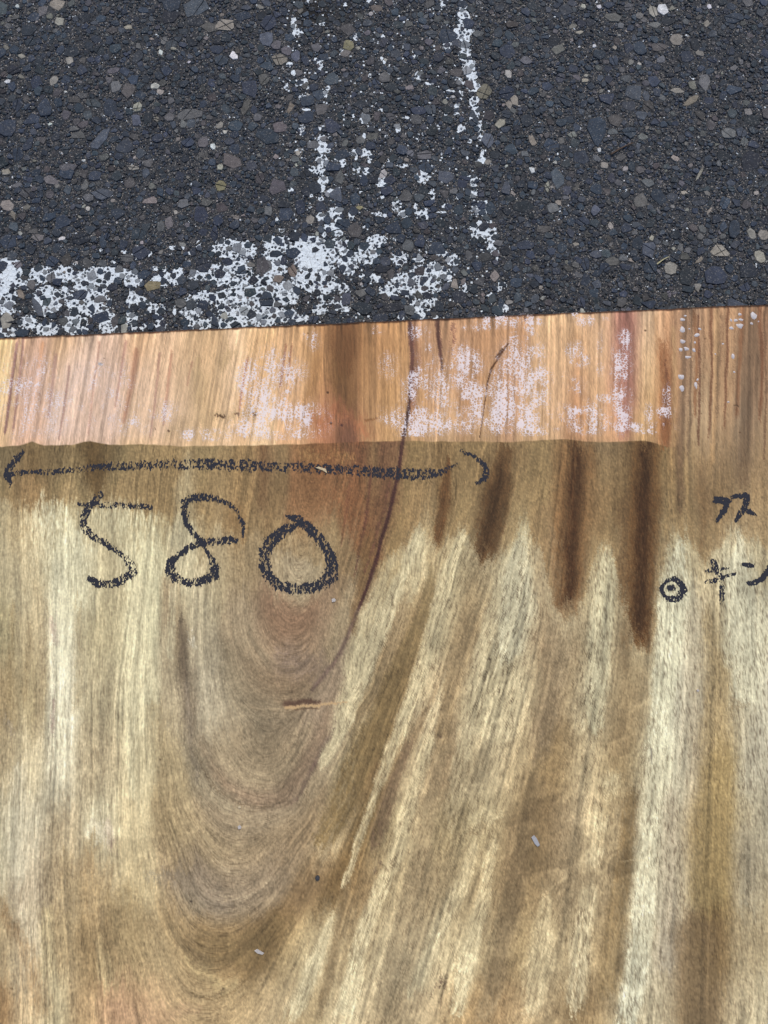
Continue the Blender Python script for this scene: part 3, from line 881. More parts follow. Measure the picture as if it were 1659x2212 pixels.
def lic(noise, length):
    """smear the noise channels along the grain"""
    acc = noise.copy()
    wsum = 1.0
    for sg in (1, -1):
        px_ = np.tile(np.arange(ns, dtype=np.float32), (nt, 1))
        py_ = np.tile(np.arange(nt, dtype=np.float32)[:, None], (1, ns))
        for k in range(length):
            ii = np.clip(px_ + .5, 0, ns - 1).astype(np.int32)
            jj = np.clip(py_ + .5, 0, nt - 1).astype(np.int32)
            px_ = px_ + sg * dirx[jj, ii]
            py_ = py_ + sg * diry[jj, ii]
            ii = np.clip(px_ + .5, 0, ns - 1).astype(np.int32)
            jj = np.clip(py_ + .5, 0, nt - 1).astype(np.int32)
            w = 1 - k / length
            acc += w * noise[jj, ii]
            wsum += w
    return acc / wsum


def norm(a):
    a = a - a.mean()
    return a / (a.std() + 1e-9)


wn1 = rng.random((nt, ns)).astype(np.float32)
L_short = norm(lic(wn1, 3))
wn2 = rng.random((nt, ns)).astype(np.float32)
L_mid = norm(lic(wn2, 12))
wn3 = rng.random((nt, ns)).astype(np.float32)
wn3 = (wn3 + np.roll(wn3, 1, 1) + np.roll(wn3, -1, 1)) / 3
L_long = norm(lic(wn3, 42))
pore = (rng.random((nt, ns)) < .04).astype(np.float32)
L_pore = np.clip(lic(pore, 3) * 3.6, 0, 1)

hair = (rng.random((nt, ns)) < .010).astype(np.float32)
L_hair = np.clip(lic(hair, 9) * 9.5, 0, 1)

# colours read off the photo along rows: y: x,r,g,b ...
BODY = {
 990: "0,120,103,75 100,122,102,72 200,105,85,56 300,150,130,95 450,145,125,92 600,140,115,82 700,130,92,60 770,112,78,54 850,125,88,65 900,140,115,78 1000,140,115,80 1100,128,103,73 1150,150,125,88 1240,105,80,55 1300,125,105,80 1390,98,73,46 1450,150,122,82 1550,150,120,85 1650,150,120,85",
 1050: "0,134,114,84 60,135,110,76 130,138,116,82 200,112,90,60 300,148,126,90 450,146,124,90 600,138,112,78 700,138,100,68 770,122,88,60 840,110,78,56 900,150,122,86 960,115,90,60 1000,148,124,88 1080,100,76,50 1150,160,136,98 1240,95,70,45 1300,135,112,80 1390,86,62,38 1450,156,130,92 1550,150,122,88 1650,156,130,98",
 1100: "0,170,152,118 60,150,122,85 150,190,175,138 250,175,155,118 330,165,140,100 450,165,142,105 520,150,122,85 600,135,108,75 700,150,112,78 780,140,108,75 840,115,85,60 900,155,128,92 960,105,80,52 1000,150,128,92 1060,92,70,46 1130,180,162,122 1180,140,115,80 1240,90,65,40 1290,150,122,82 1340,115,90,60 1390,80,58,35 1450,160,135,98 1520,130,105,75 1600,165,140,108 1659,160,138,108",
 1200: "0,185,170,138 60,165,145,112 150,215,205,172 220,195,180,145 320,205,195,160 400,200,188,155 470,185,165,130 530,160,138,105 600,175,155,122 680,175,158,128 750,150,125,95 800,125,98,68 850,165,140,100 900,195,178,142 950,165,140,102 1000,190,172,135 1050,112,88,60 1110,205,192,158 1180,165,140,108 1240,95,70,45 1300,195,178,140 1350,130,102,70 1400,95,70,45 1440,200,190,158 1500,175,155,120 1590,205,195,165 1650,175,158,125",
 1350: "0,180,165,128 60,190,172,138 140,225,217,190 210,190,175,140 300,215,205,170 380,165,145,115 430,185,170,142 520,170,150,122 620,140,112,88 690,150,125,100 730,165,145,115 800,200,185,150 850,165,140,105 900,145,120,85 950,195,178,142 1020,160,135,100 1110,205,193,160 1180,165,140,108 1230,120,95,66 1300,205,190,155 1370,95,70,44 1440,215,208,180 1500,180,168,145 1540,170,150,115 1600,205,198,172 1650,200,192,165",
 1500: "0,170,148,112 60,165,148,115 140,220,212,188 200,185,170,138 300,215,203,168 370,185,168,138 400,130,115,95 450,175,162,138 540,150,135,110 620,135,112,88 690,150,130,108 760,190,175,142 800,150,128,95 850,130,105,70 910,190,172,138 960,160,135,102 1050,195,180,145 1120,185,168,135 1200,140,118,88 1290,200,185,152 1350,150,125,90 1390,170,148,112 1440,218,212,188 1500,165,152,130 1550,160,138,100 1600,180,168,142 1650,190,182,160",
 1650: "0,165,148,118 60,185,170,140 130,200,190,165 200,175,158,128 300,200,185,150 380,175,155,120 420,155,140,115 520,155,138,112 600,155,135,108 660,142,120,98 700,175,155,125 750,180,162,128 800,120,96,65 850,140,115,82 900,190,172,138 950,140,115,85 1050,185,168,135 1120,165,145,112 1190,140,115,80 1280,190,172,138 1350,125,100,65 1400,215,205,175 1450,205,198,172 1500,155,140,118 1550,150,126,82 1620,185,175,152",
 1800: "0,190,178,150 60,200,188,162 140,180,162,132 210,205,192,160 290,200,182,145 370,170,148,112 430,180,158,122 520,165,145,118 600,165,142,112 660,165,140,108 720,190,170,135 780,125,100,65 840,175,155,118 900,190,172,138 950,150,128,92 1030,195,178,140 1100,150,128,95 1160,120,98,68 1230,175,152,120 1290,195,178,142 1340,130,106,75 1390,212,202,172 1440,195,182,155 1500,150,132,105 1540,150,125,78 1600,165,150,120 1650,175,165,142",
 1900: "60,185,168,142 120,165,145,115 200,165,142,108 300,185,165,128 380,165,142,110 430,145,128,108 520,150,130,105 600,150,130,105 670,130,105,75 740,120,95,62 800,140,115,82 850,185,165,128 920,165,142,108 1000,170,150,115 1060,150,128,95 1150,135,112,80 1230,170,148,115 1290,185,165,130 1330,130,106,75 1390,205,195,165 1460,180,165,138 1540,148,122,78 1620,165,150,122",
 2050: "0,160,138,105 60,190,172,142 130,170,145,108 200,145,120,85 280,145,122,88 350,175,150,112 430,165,138,100 520,125,98,65 580,120,95,62 640,160,138,102 700,195,175,138 760,150,125,90 830,195,175,138 900,175,152,118 960,190,170,132 1040,180,158,122 1110,140,115,78 1180,180,158,122 1260,175,152,115 1330,125,100,68 1380,205,192,160 1450,150,130,105 1530,125,98,62 1620,165,145,112",
 2190: "0,135,105,72 60,180,155,120 120,205,185,145 180,165,135,98 260,165,130,98 340,175,140,105 420,175,148,108 520,165,138,100 600,190,165,128 660,165,140,102 740,200,178,140 830,165,142,108 920,190,165,128 1000,150,122,85 1080,145,115,80 1160,185,160,122 1250,130,105,72 1300,125,100,68 1350,195,180,148 1420,180,162,130 1500,135,110,80 1600,175,155,122 1650,185,168,135",
}
END = {
 700: "0,225,190,125 60,200,160,115 150,205,165,115 300,215,172,120 450,210,172,118 560,215,175,118 650,200,150,95 700,170,120,72 740,120,80,45 780,160,112,65 830,190,135,82 870,190,138,84 920,190,140,95 950,180,132,90 1000,190,140,95 1100,185,135,88 1200,205,160,110 1300,205,160,115 1350,160,105,85 1400,215,175,130 1440,190,140,95 1480,160,122,88 1550,176,132,90 1650,160,116,80",
 820: "0,228,195,130 60,185,150,120 150,205,175,140 250,200,168,132 330,215,178,130 420,195,162,115 500,205,172,125 560,210,165,108 620,205,160,112 680,170,125,75 740,112,77,43 790,165,118,70 840,185,135,80 890,185,136,84 950,195,145,98 1030,180,130,85 1100,190,140,98 1200,205,160,112 1280,205,158,108 1350,165,110,85 1400,210,170,115 1440,165,110,65 1480,160,124,86 1560,174,134,90 1620,146,112,78 1650,152,116,80",
 930: "0,215,178,125 60,205,165,125 150,205,172,135 300,205,170,122 450,205,170,118 560,225,190,135 640,205,155,105 700,180,115,75 750,125,82,55 800,195,145,92 850,200,150,92 885,195,148,96 950,205,160,110 1040,195,150,100 1150,205,160,110 1250,185,130,85 1330,205,150,100 1400,205,155,95 1440,165,105,60 1480,165,138,98 1530,170,140,100 1610,130,108,80 1650,165,135,95",
}
INK = np.zeros(1)


def samples(d):
    o = []
    for y, s in d.items():
        for w in s.split():
            x, r, g, b = (float(q) for q in w.split(','))
            o.append((x, y, r, g, b))
    return np.array(o)


def macro(sm, sx_, sy_, cU, su):
    num = np.zeros(cX.shape + (3,))
    den = np.zeros(cX.shape) + 1e-12
    X, Y = np.clip(cX, -20, 1680), np.clip(cY, 650, 2230)
    for (x, y, r, g, b), u in zip(sm, su):
        d = ((cU - u) * 100 / sx_) ** 2 + ((Y - y) / sy_) ** 2 + ((X - x) / 85) ** 2
        w = np.exp(-0.5 * d) + 1e-5 / (1 + d) ** 2
        num += w[..., None] * np.array((r, g, b))
        den += w
    return num / den[..., None]


WJ = rng.normal(0, 1, (nt, ns))
JY = 5 * L_mid + 5.5 * WJ + 5 * L_short + 8 * norm(fbm(SS / .006, TT / .02, 3, 2))
JX = 2.2 * norm(fbm(SS / .012, TT / .03, 6, 3)) + 1.9 * rng.normal(0, 1, (nt, ns))
GXD, GYD = JY * dirx, JY * diry
jj = np.clip((TT / VS + GYD * 0.5).astype(int), 0, nt - 1)
ii = np.clip(((SS - S0) / VS + GXD * 0.5 + JX * .3).astype(int), 0, ns - 1)
body = up(macro(samples(BODY), 20, 48, cU, tps(samples(BODY)[:, 0], samples(BODY)[:, 1])), STEP)[jj, ii]
end = up(macro(samples(END), 17, 70, u_end(cX, cY), u_end(samples(END)[:, 0], samples(END)[:, 1])), STEP)
end = end[jj, ii]

# sawn-end zone: crisp wavy border, fading out at the right
bx = [-40, 0, 40, 69, 95, 150, 195, 238, 301, 387, 546, 704, 790, 872, 1019, 1110, 1223, 1266, 1395, 1428, 1450, 1700]
by = [965, 965, 963, 954, 963, 961, 953, 962, 959, 964, 962, 958, 954, 953, 954, 955, 948, 955, 953, 961, 966, 966]
bord = np.interp(DX, bx, by) + 1.5 * (fbm(SS / .012, TT * 0, 1, 3) - .5) * 2
sharp = sstep(1465, 1435, DX)
wB = sstep(-1.2, 1.2, DY - bord) * sharp + sstep(-110, 120, DY - 985 + 14 * L_mid) * (1 - sharp)
end = np.clip(end * np.array([1.05, 1.07, 1.10]), 0, 245)
col = end * (1 - wB[..., None]) + body * wB[..., None]

# strokes: stains, streaks and cracks traced on the slab: points, half width, softness, colour, opacity, jitter
depth = np.zeros((nt, ns), np.float32)


def seg_dist(X, Y, pl, wd):
    best = np.full(X.shape, 1e9)
    for (xa, ya), (xb, yb), wa, wb in zip(pl[:-1], pl[1:], wd[:-1], wd[1:]):
        vx, vy = xb - xa, yb - ya
        f = np.clip(((X - xa) * vx + (Y - ya) * vy) / (vx * vx + vy * vy + 1e-9), 0, 1)
        d = np.hypot(X - xa - f * vx, Y - ya - f * vy) / (wa + (wb - wa) * f)
        np.minimum(best, d, out=best)
    return best


def stroke(pl, w, soft, rgb, op, jit=1.0, dig=0.0):
    pl = [tuple(map(float, p[:2])) for p in pl]
    w = w if isinstance(w, (list, tuple)) else [w] * len(pl)
    if len(pl) == 1:
        pl, w = pl * 2, list(w) * 2
    mg = max(w) * (1 + soft) + 45 * jit + 4
    x0, x1 = min(p[0] for p in pl) - mg, max(p[0] for p in pl) + mg
    y0, y1 = min(p[1] for p in pl) - mg, max(p[1] for p in pl) + mg
    sel = (DX > x0) & (DX < x1) & (DY > y0) & (DY < y1)
    rr, cc = np.nonzero(sel.any(1))[0], np.nonzero(sel.any(0))[0]
    if len(rr) == 0 or len(cc) == 0:
        return
    sl = (slice(rr[0], rr[-1] + 1), slice(cc[0], cc[-1] + 1))
    X = DX[sl] + jit * (.75 * JX[sl] + GXD[sl])
    Y = DY[sl] + jit * GYD[sl]
    d = seg_dist(X, Y, pl, w)
    bodyonly = wB[sl] if y0 + mg > 950 and y0 + mg < 1000 and jit == 1.0 else 1.0
    a = op * bodyonly * sstep(1 + soft, max(0.0, 1 - soft), d)
    a = np.clip(a * (1 + 0.22 * jit * L_short[sl]), 0, 1)
    target = np.array(rgb, float)
    col[sl] = col[sl] * (1 - a[..., None]) + target * a[..., None]
    if dig:
        depth[sl] = np.maximum(depth[sl], dig * sstep(1.3, 0.3, d))


GC = {1: (548.6, 1097.2), 2: (548.6, 1645.8), 3: (1000.6, 1097.2), 4: (1000.6, 1645.8), 5: (0, 1206.9), 6: (0, 1663.4)}


def tr(g, txt, soft, rgb_, op):
    p_ = [tuple(float(v_) for v_ in w_.split(',')) for w_ in txt.split()]
    return ([(GC[g][0] + a_ * .6915, GC[g][1] + b_ * .6915) for a_, b_, c_ in p_], [c_ * .6915 for a_, b_, c_ in p_], soft, rgb_, op, .99)


STROKES = [
 ([(890,1000),(1100,1010),(1300,1010),(1450,1000)], [50,70,70,50], .7, (138,113,78), .45),
 ([(715,960),(755,1060),(800,1190)], [36,46,24], .8, (134,88,58), .6),
 ([(803,1000),(792,1120),(768,1235)], [2.6,3,2], .7, (90,54,46), .6, .5),
 ([(760,1000),(752,1090),(735,1180)], [2,2.4,2], .8, (108,70,52), .5, .5),
 ([(640,1010),(628,1090),(612,1160)], [8,9,6], .9, (138,98,66), .4),
 # dark running stains below the sealed end
 ([(970,1000),(958,1100),(946,1165)], [8,13,9], .5, (96,66,40), .8),
 ([(1092,975),(1072,1080),(1048,1195)], [18,30,24], .4, (96,70,44), .88),
 ([(1085,1000),(1066,1090),(1050,1180)], [7,13,11], .8, (64,44,26), .7),
 ([(1245,975),(1240,1100),(1226,1300)], [40,44,24], .45, (116,86,56), .85),
 ([(1246,965),(1240,1100),(1230,1290)], [13,17,12], .8, (66,42,24), .8),
 ([(1398,975),(1388,1150),(1378,1360)], [28,36,30], .4, (106,76,46), .88),
 ([(1396,965),(1388,1150),(1382,1350)], [11,18,15], .8, (56,36,20), .85),
 ([(195,965),(205,1010),(214,1075)], [16,20,12], .7, (98,76,48), .6),
 ([(72,962),(78,1030)], [13,9], .7, (105,84,56), .55),
 ([(60,1060),(75,1085)], [40,24], .7, (150,120,84), .45),
 ([(505,1120),(520,1150)], [26,18], .7, (138,108,72), .6),
 ([(800,1180),(795,1250)], [24,8], .6, (122,94,62), .6),
 ([(860,1120),(850,1180)], [26,10], .7, (140,112,74), .5),
 ([(1170,1110),(1180,1240)], [24,14], .7, (138,110,78), .5),
 ([(1300,1060),(1290,1150)], [30,12], .7, (140,112,78), .5),
 ([(1345,1090),(1345,1260)], [12,8], .8, (112,86,58), .5),
 ([(70,1125),(70,1200),(40,1300)], [30,34,30], .5, (196,182,150), .55),
 ([(110,1120),(150,1200),(150,1300)], [40,60,50], .5, (210,202,172), .7),
 ([(230,1118),(300,1150),(310,1240)], [36,50,46], .5, (206,197,164), .65),
 ([(400,1160),(420,1240),(440,1300)], [34,50,40], .6, (196,182,150), .5),
 ([(630,1210),(640,1250)], [40,48], .7, (184,164,134), .5),
] + [tr(*q_) for q_ in [
 # pale and brown stripes fanning out of the figure, traced from crops of the slab
 (1, "510,95,14 450,250,24 370,450,24 290,650,22 220,790,20", .4, (202,187,152), .8),
 (1, "440,150,10 400,250,14 350,380,12", .6, (190,172,136), .6),
 (1, "560,180,12 530,330,20 470,470,30 410,620,36 370,760,42", .4, (124,103,70), .85),
 (2, "350,-70,42 325,0,44 280,130,46 225,235,26", .4, (124,103,70), .85),
 (1, "655,75,12 600,220,24 560,380,22 510,540,20 450,720,22", .4, (200,184,148), .8),
 (2, "440,-70,20 410,20,18 370,120,14 320,270,14 285,380,10", .4, (200,182,145), .8),
 (1, "585,540,6 550,620,10 500,720,14", .6, (132,110,82), .7),
 (2, "485,-60,14 450,30,15 410,150,22 380,240,18", .5, (118,96,74), .75),
 (1, "600,520,10 560,640,14 525,760,16", .5, (198,180,145), .7),
 (2, "545,-60,16 512,40,20 480,150,22 440,300,20 380,430,24 330,580,26 290,780,32", .4, (206,188,150), .8),
 (1, "720,200,16 680,330,28 640,460,28 600,620,22 580,780,22", .5, (148,126,94), .75),
 (2, "585,-30,22 560,80,24 530,230,26 520,330,34 470,480,26 420,650,20 400,780,18", .5, (150,130,100), .65),
 (2, "300,400,24 270,520,18 230,680,16 200,790,14", .5, (130,108,78), .7),
 (2, "240,490,10 190,620,24 130,780,28", .5, (204,186,148), .75),
 (1, "835,75,10 822,200,46 812,330,62 800,440,40", .4, (204,194,164), .85),
 (1, "765,240,14 720,420,20 690,600,28 650,780,26", .5, (196,180,146), .65),
 (1, "810,560,46 770,690,46", .6, (194,178,144), .6),
 (2, "662,-50,34 645,60,34 620,180,20", .6, (194,176,140), .6),
 (2, "690,172,18 770,160,9", .6, (204,186,148), .7),
 (2, "620,245,7 700,222,9 745,215,7", .6, (132,112,84), .65),
 (2, "690,270,14 640,400,28 560,560,22 510,700,26", .5, (200,182,145), .65),
 (2, "748,250,12 720,420,22 680,560,28 640,760,24", .5, (204,186,148), .65),
 (2, "830,200,36 812,380,36 790,520,30 760,680,30 720,790,28", .5, (138,116,86), .75),
 (2, "912,430,20 900,600,40 870,760,28", .5, (196,176,138), .6),
 (3, "320,350,50 290,500,40 270,620,38 240,740,34", .6, (152,131,103), .65),
 (3, "565,450,26 535,600,22 500,740,36", .6, (146,124,92), .7),
 (3, "450,115,10 440,250,34 430,400,38 420,540,32 415,680,28", .4, (200,190,158), .75),
 (3, "682,100,12 662,230,46 640,420,44 620,600,38 610,780,38", .35, (210,204,176), .85),
 (3, "868,95,14 862,250,46 880,420,56 890,560,50", .4, (206,199,172), .75),
 (3, "715,260,10 728,450,12 735,640,12", .7, (165,154,132), .6),
 (3, "765,330,18 788,480,22 795,700,46", .5, (165,143,106), .7),
 (3, "830,625,9 890,612,8", .7, (140,122,94), .6),
 (4, "795,30,50 780,200,62 770,400,54", .5, (150,128,88), .75),
 (4, "740,540,62 740,790,76", .6, (120,98,70), .75),
 (4, "612,0,40 590,180,32 568,400,32 550,600,36 515,790,36", .35, (206,197,168), .8),
 (4, "650,120,22 640,400,26 630,640,26", .7, (168,154,132), .55),
 (4, "525,110,20 502,300,24 480,480,30 450,700,32", .45, (128,106,74), .8),
 (4, "460,70,32", .6, (202,186,150), .7), (4, "432,185,26", .6, (198,182,146), .6),
 (4, "410,290,28", .5, (202,184,148), .7), (4, "390,400,22 370,560,30 350,760,28", .5, (202,184,148), .7),
 (4, "220,80,46 200,200,36", .6, (134,112,82), .6),
 (4, "890,230,40 880,420,34", .8, (160,148,126), .5),
 # left part
 (5, "190,30,22 200,250,26 185,450,24 190,600,16", .5, (208,200,172), .42),
 (5, "430,60,26 425,250,22 410,420,18 410,760,12", .5, (208,196,162), .65),
 (5, "540,100,10 530,300,12", .6, (206,194,162), .6),
 (5, "40,160,8 30,500,8", .9, (148,128,94), .5), (5, "95,200,8 80,450,8", .9, (150,130,98), .5),
 (5, "250,150,14 240,450,16", .9, (160,143,112), .55), (5, "140,150,8 120,560,14", .9, (150,132,104), .5),
 (5, "480,480,24 500,640,20 520,760,18", .8, (164,145,112), .5),
 (6, "195,240,10 220,400,36 200,520,26", .7, (150,130,98), .55),
 (6, "400,430,46 420,560,36 330,400,26", .7, (142,121,88), .6),
 (6, "310,520,12 330,640,24", .6, (188,165,124), .6),
 (6, "60,0,18 40,200,28 60,330,22", .8, (196,186,162), .55),
 (6, "150,450,14 150,640,24", .6, (202,180,138), .65),
 (6, "290,180,26 330,200,14", .7, (222,212,186), .6),
 (6, "560,345,32 620,420,32", .8, (138,124,104), .55),
 (6, "470,330,8 530,322,8", .8, (136,124,104), .5),
 (6, "660,560,40 780,560,44 860,480,30", .6, (122,100,68), .6),
 (6, "620,620,20 700,690,22", .8, (172,150,108), .4),
]] + [
 # purple heart lines
 ([(885,690),(890,760),(886,860),(872,950),(860,1030),(836,1130),(800,1250),(775,1316)], [4.5,4.5,4,4,4.5,4.5,4,3.2], .5, (62,37,37), .85, .45),
 ([(893,700),(897,790),(889,900)], [9,10,5], .9, (120,76,62), .5),
 ([(842,1040),(818,1150),(790,1230)], [3,3,2], .8, (92,58,50), .5),
 ([(775,1316),(735,1410),(675,1491)], [3.5,5,4], .8, (102,80,74), .65, .5),
 ([(720,1576),(690,1630),(660,1690),(636,1726)], [4,6,5,2.5], .8, (100,80,72), .55),
 ([(944,690),(950,740),(954,800)], [5,5,2], .6, (74,44,40), .8, .4),
 ([(977,700),(982,750)], [3.5,2], .8, (100,60,52), .6),
 ([(1352,670),(1356,800),(1350,930)], [12,14,10], .8, (160,105,88), .6),
 ([(1430,740),(1436,830),(1436,950)], [11,12,10], .7, (140,86,48), .65),
 ([(1436,780),(1440,900)], [3,4], .8, (92,52,38), .5),
 ([(1475,665),(1478,800),(1472,960),(1470,1100)], [7,6,6,6], .8, (118,90,66), .6),
 ([(1490,690),(1492,820),(1485,980)], [3,3,3], .8, (110,84,62), .5),
 ([(1628,690),(1625,800),(1612,930),(1605,1040)], [12,14,14,14], .7, (112,88,64), .6),
 ([(1500,668),(1506,760),(1500,900)], [3,4,3], .8, (126,84,52), .8, .5),
 ([(1508,680),(1512,800),(1508,960)], [2,2,2], .7, (98,62,42), .8, .4),
 ([(1535,664),(1538,780),(1532,940)], [3,2.5,2], .7, (122,78,50), .8, .4),
 ([(1548,670),(1546,820),(1540,1000)], [6,5,4], .8, (196,154,104), .8, .5),
 ([(1573,664),(1570,760),(1566,920)], [3,3,2], .7, (116,74,48), .8, .4),
 ([(1604,662),(1600,760),(1590,900)], [5,4,4], .8, (134,90,58), .8, .5),
 ([(1640,660),(1646,760),(1642,900)], [4,4,3], .8, (122,78,50), .8, .5),
 ([(1652,670),(1655,860),(1650,1000)], [2,2,2], .7, (110,80,56), .8, .4),
 ([(1515,1000),(1520,1100),(1512,1200)], [10,12,8], .8, (122,96,66), .6),
 ([(1455,700),(1458,860),(1452,1000)], [5,5,5], .8, (196,156,104), .6, .5),
 ([(1418,690),(1420,800),(1416,940)], [4,4,4], .8, (196,148,98), .5, .5),
 ([(1560,680),(1552,800),(1548,900)], [3,3,2], .9, (125,96,68), .6),
 ([(1522,720),(1518,850)], [2,2], .9, (130,98,66), .5),
 ([(1590,690),(1586,850)], [2,2], .9, (128,96,66), .5),
 # thin purple-brown lines of the sealed end, left
 ([(38,735),(26,820),(12,930)], [3,3.5,3], .7, (150,112,98), .9, .3),
 ([(50,735),(42,820),(28,930)], [2.5,2.5,2], .7, (160,122,104), .8, .3),
 ([(150,790),(140,870),(128,950)], [2.5,2.5,2], .8, (150,115,95), .8, .3),
 ([(120,770),(105,900)], [4,3], .9, (165,128,108), .7, .3),
 ([(272,740),(262,800),(248,880)], [3,3,2], .8, (158,120,98), .8, .3),
 ([(295,760),(285,830),(268,910)], [6,6,4], .8, (168,122,88), .8, .3),
 ([(215,740),(200,850),(190,940)], [2,2,2], .8, (170,130,105), .7, .3),
 ([(345,760),(335,870),(325,940)], [2.5,2.5,2], .8, (172,128,102), .7, .3),
 ([(372,760),(360,860),(352,920)], [3,3,2], .8, (175,125,92), .7, .3),
 ([(415,780),(405,830)], [2,2], .8, (165,120,90), .7, .3),
 ([(535,770),(525,830),(515,900)], [2.2,2.4,2], .8, (160,105,75), .8, .3),
 ([(618,740),(606,830)], [2,2.4], .8, (150,98,70), .8, .3),
 ([(630,745),(622,810)], [2,2], .8, (150,98,70), .7, .3),
 ([(92,740),(85,790)], [5,4], .9, (190,140,95), .7, .3),
 # brown stub of a branch in the sealed end
 ([(742,700),(745,760),(746,800)], [30,26,18], .5, (112,74,42), .85),
 ([(728,800),(750,850)], [22,24], .9, (120,84,46), .5),
 ([(690,760),(680,820),(655,880)], [7,8,6], .9, (165,118,68), .5),
 ([(770,700),(775,840)], [5,6], .8, (140,96,58), .5),
 ([(690,905),(735,895),(780,930)], [18,16,22], .9, (175,105,66), .6),
 ([(745,925),(760,960),(775,990)], [16,20,18], .8, (118,78,56), .65),
 ([(715,985),(760,990)], [7,8], .8, (185,135,85), .5),
 ([(640,990),(700,985)], [5,7], .9, (168,132,86), .45),
 # figure round the knot
 ([(392,1335),(393,1430),(398,1480)], [8,9,5], .9, (98,84,70), .6),
 ([(404,1480),(410,1580),(425,1680)], [5,5,4], .9, (128,115,100), .55),
 ([(428,1640),(458,1700),(520,1739),(580,1745),(622,1728)], [1.6,1.8,1.8,1.6,1.2], .8, (112,95,75), .6),
 ([(435,1800),(470,1865),(520,1900)], [2,2,2], .9, (196,176,145), .35),
 ([(440,1908),(470,1932),(505,1942),(545,1935),(590,1905)], [1.4,1.5,1.5,1.5,1.2], .8, (192,172,140), .5),
 ([(425,2150),(460,2160),(500,2145),(545,2100)], [1.5,1.8,1.6,1.4], .8, (110,88,60), .6),
 ([(600,1310),(625,1345),(665,1330)], [26,34,24], .9, (138,108,86), .45),
 ([(640,1430),(680,1440)], [36,24], .9, (134,116,104), .5),
 ([(370,1895),(430,1905),(470,1960)], [20,30,20], .9, (140,124,106), .5),
 ([(318,1886),(350,1882)], [6,5], .9, (150,138,118), .5),
 ([(110,1330),(118,1370)], [6,8], .9, (165,138,130), .45),
 ([(232,1785),(245,1830)], [8,6], .9, (160,132,122), .5),
 ([(118,1500),(116,1590)], [4,4], .9, (150,125,118), .5),
 ([(20,1570),(28,1580)], [9,8], .9, (130,118,104), .5),
 ([(12,1980),(50,2040),(90,2180)], [10,18,24], .9, (128,98,66), .45),
 ([(250,2190),(330,2200),(420,2180)], [26,22,10], .9, (176,138,108), .28),
 ([(200,1820),(190,1960),(250,2080)], [16,22,30], .9, (150,126,92), .4),
 ([(110,1880),(180,1890),(240,1885)], [3,3,2], .9, (140,118,92), .4),
 ([(205,1775),(235,1800)], [10,12], .9, (228,214,186), .6),
 ([(412,1385),(420,1400)], [7,6], .9, (222,214,196), .6),
 # knots
 ([(949,2131),(955,2136)], [8,6], .5, (96,76,60), .85),
 ([(822,1866)], [7], .6, (98,80,66), .8),
 ([(855,1868),(820,1874)], [5,4], .9, (100,78,56), .5),
 # smudges on the sealed end
 ([(425,795),(430,825),(428,880)], [14,16,18], .8, (178,152,104), .6),
 ([(480,780),(500,775)], [16,12], .9, (172,146,100), .55),
 ([(365,925),(430,915),(545,895)], [10,12,11], .7, (176,150,104), .6),
 ([(1240,735),(1255,745)], [16,12], .9, (170,125,78), .4),
]
for stv in STROKES:
    stroke(*stv)
# wet zone below the sealed end: jagged lower border with running drips
wxp = [-40,0,55,100,160,215,330,400,470,520,560,600,700,760,795,820,850,870,905,925,945,965,1000,1020,1045,1075,1095,1132,1165,1190,1222,1255,1280,1295,1320,1345,1375,1400,1418,1430,1455,1480,1520,1550,1590,1620,1660,1720]
wyp = [1080,1078,1090,1080,1086,1102,1106,1116,1132,1162,1152,1190,1225,1240,1264,1225,1192,1184,1146,1160,1186,1170,1136,1175,1220,1206,1180,1122,1190,1272,1340,1316,1230,1170,1204,1304,1396,1406,1350,1230,1158,1166,1216,1190,1138,1162,1182,1190]
dyw = DY + .55 * GYD + 5 * (fbm(SS / .008, TT / .03, 2, 3) - .5) - np.interp(DX + 1.5 * JX, wxp, wyp)
wet = sstep(13, -13, dyw) * wB
wc = np.minimum(col, 0.42 * col + 0.58 * np.array([150, 122, 84]))
col = col * (1 - .8 * wet[..., None]) + wc * .8 * wet[..., None]
dry = sstep(-13, 13, dyw) * np.exp(-np.clip(dyw, 0, 900) / 95) * wB * (sstep(810, 860, DX) + .7 * sstep(350, 250, DX))
dc = np.maximum(col, 0.35 * col + 0.65 * np.array([204, 192, 158]))
col = col * (1 - .75 * dry[..., None]) + dc * .75 * dry[..., None]
# grain of the two zones
lum = col.mean(-1) / 200
g_end = 0.040 * L_long + 0.030 * L_mid + 0.024 * L_short
wn4 = rng.normal(0, 1, (nt, ns))
sand = norm(wn4 + 0.55 * (np.roll(wn4, 1, 0) + np.roll(wn4, -1, 0)) + 0.25 * (np.roll(wn4, 1, 1) + np.roll(wn4, -1, 1)))
pale = sstep(.62, .95, lum)
g_body = (0.014 + 0.044 * pale) * L_long + 0.018 * (1 - .5 * sstep(3.6, 5, UU)) * L_mid + 0.030 * L_short + (0.060 - 0.025 * pale) * sand
def str1(freq, k, slow, UU=UU):
    return norm(fbm(UU * freq + 40, (TT + 0 * SS) / slow, k, 3))


def lines(lo, hi, n_, w0, w1, seed):
    """crisp growth lines: a one-dimensional profile looked up by grain level"""
    q_ = np.random.default_rng(seed)
    ug = np.linspace(lo, hi, 24000)
    p_ = np.zeros_like(ug)
    for _ in range(n_):
        c_, w_, a_ = q_.uniform(lo, hi), q_.uniform(w0, w1), q_.normal(0, 1) - .25
        m_ = np.abs(ug - c_) < 4 * w_
        p_[m_] += a_ * np.exp(-((ug[m_] - c_) / w_) ** 2)
    p_ = np.clip(p_, -1.7, 1.5)
    return lambda u: np.interp(u, ug, p_)


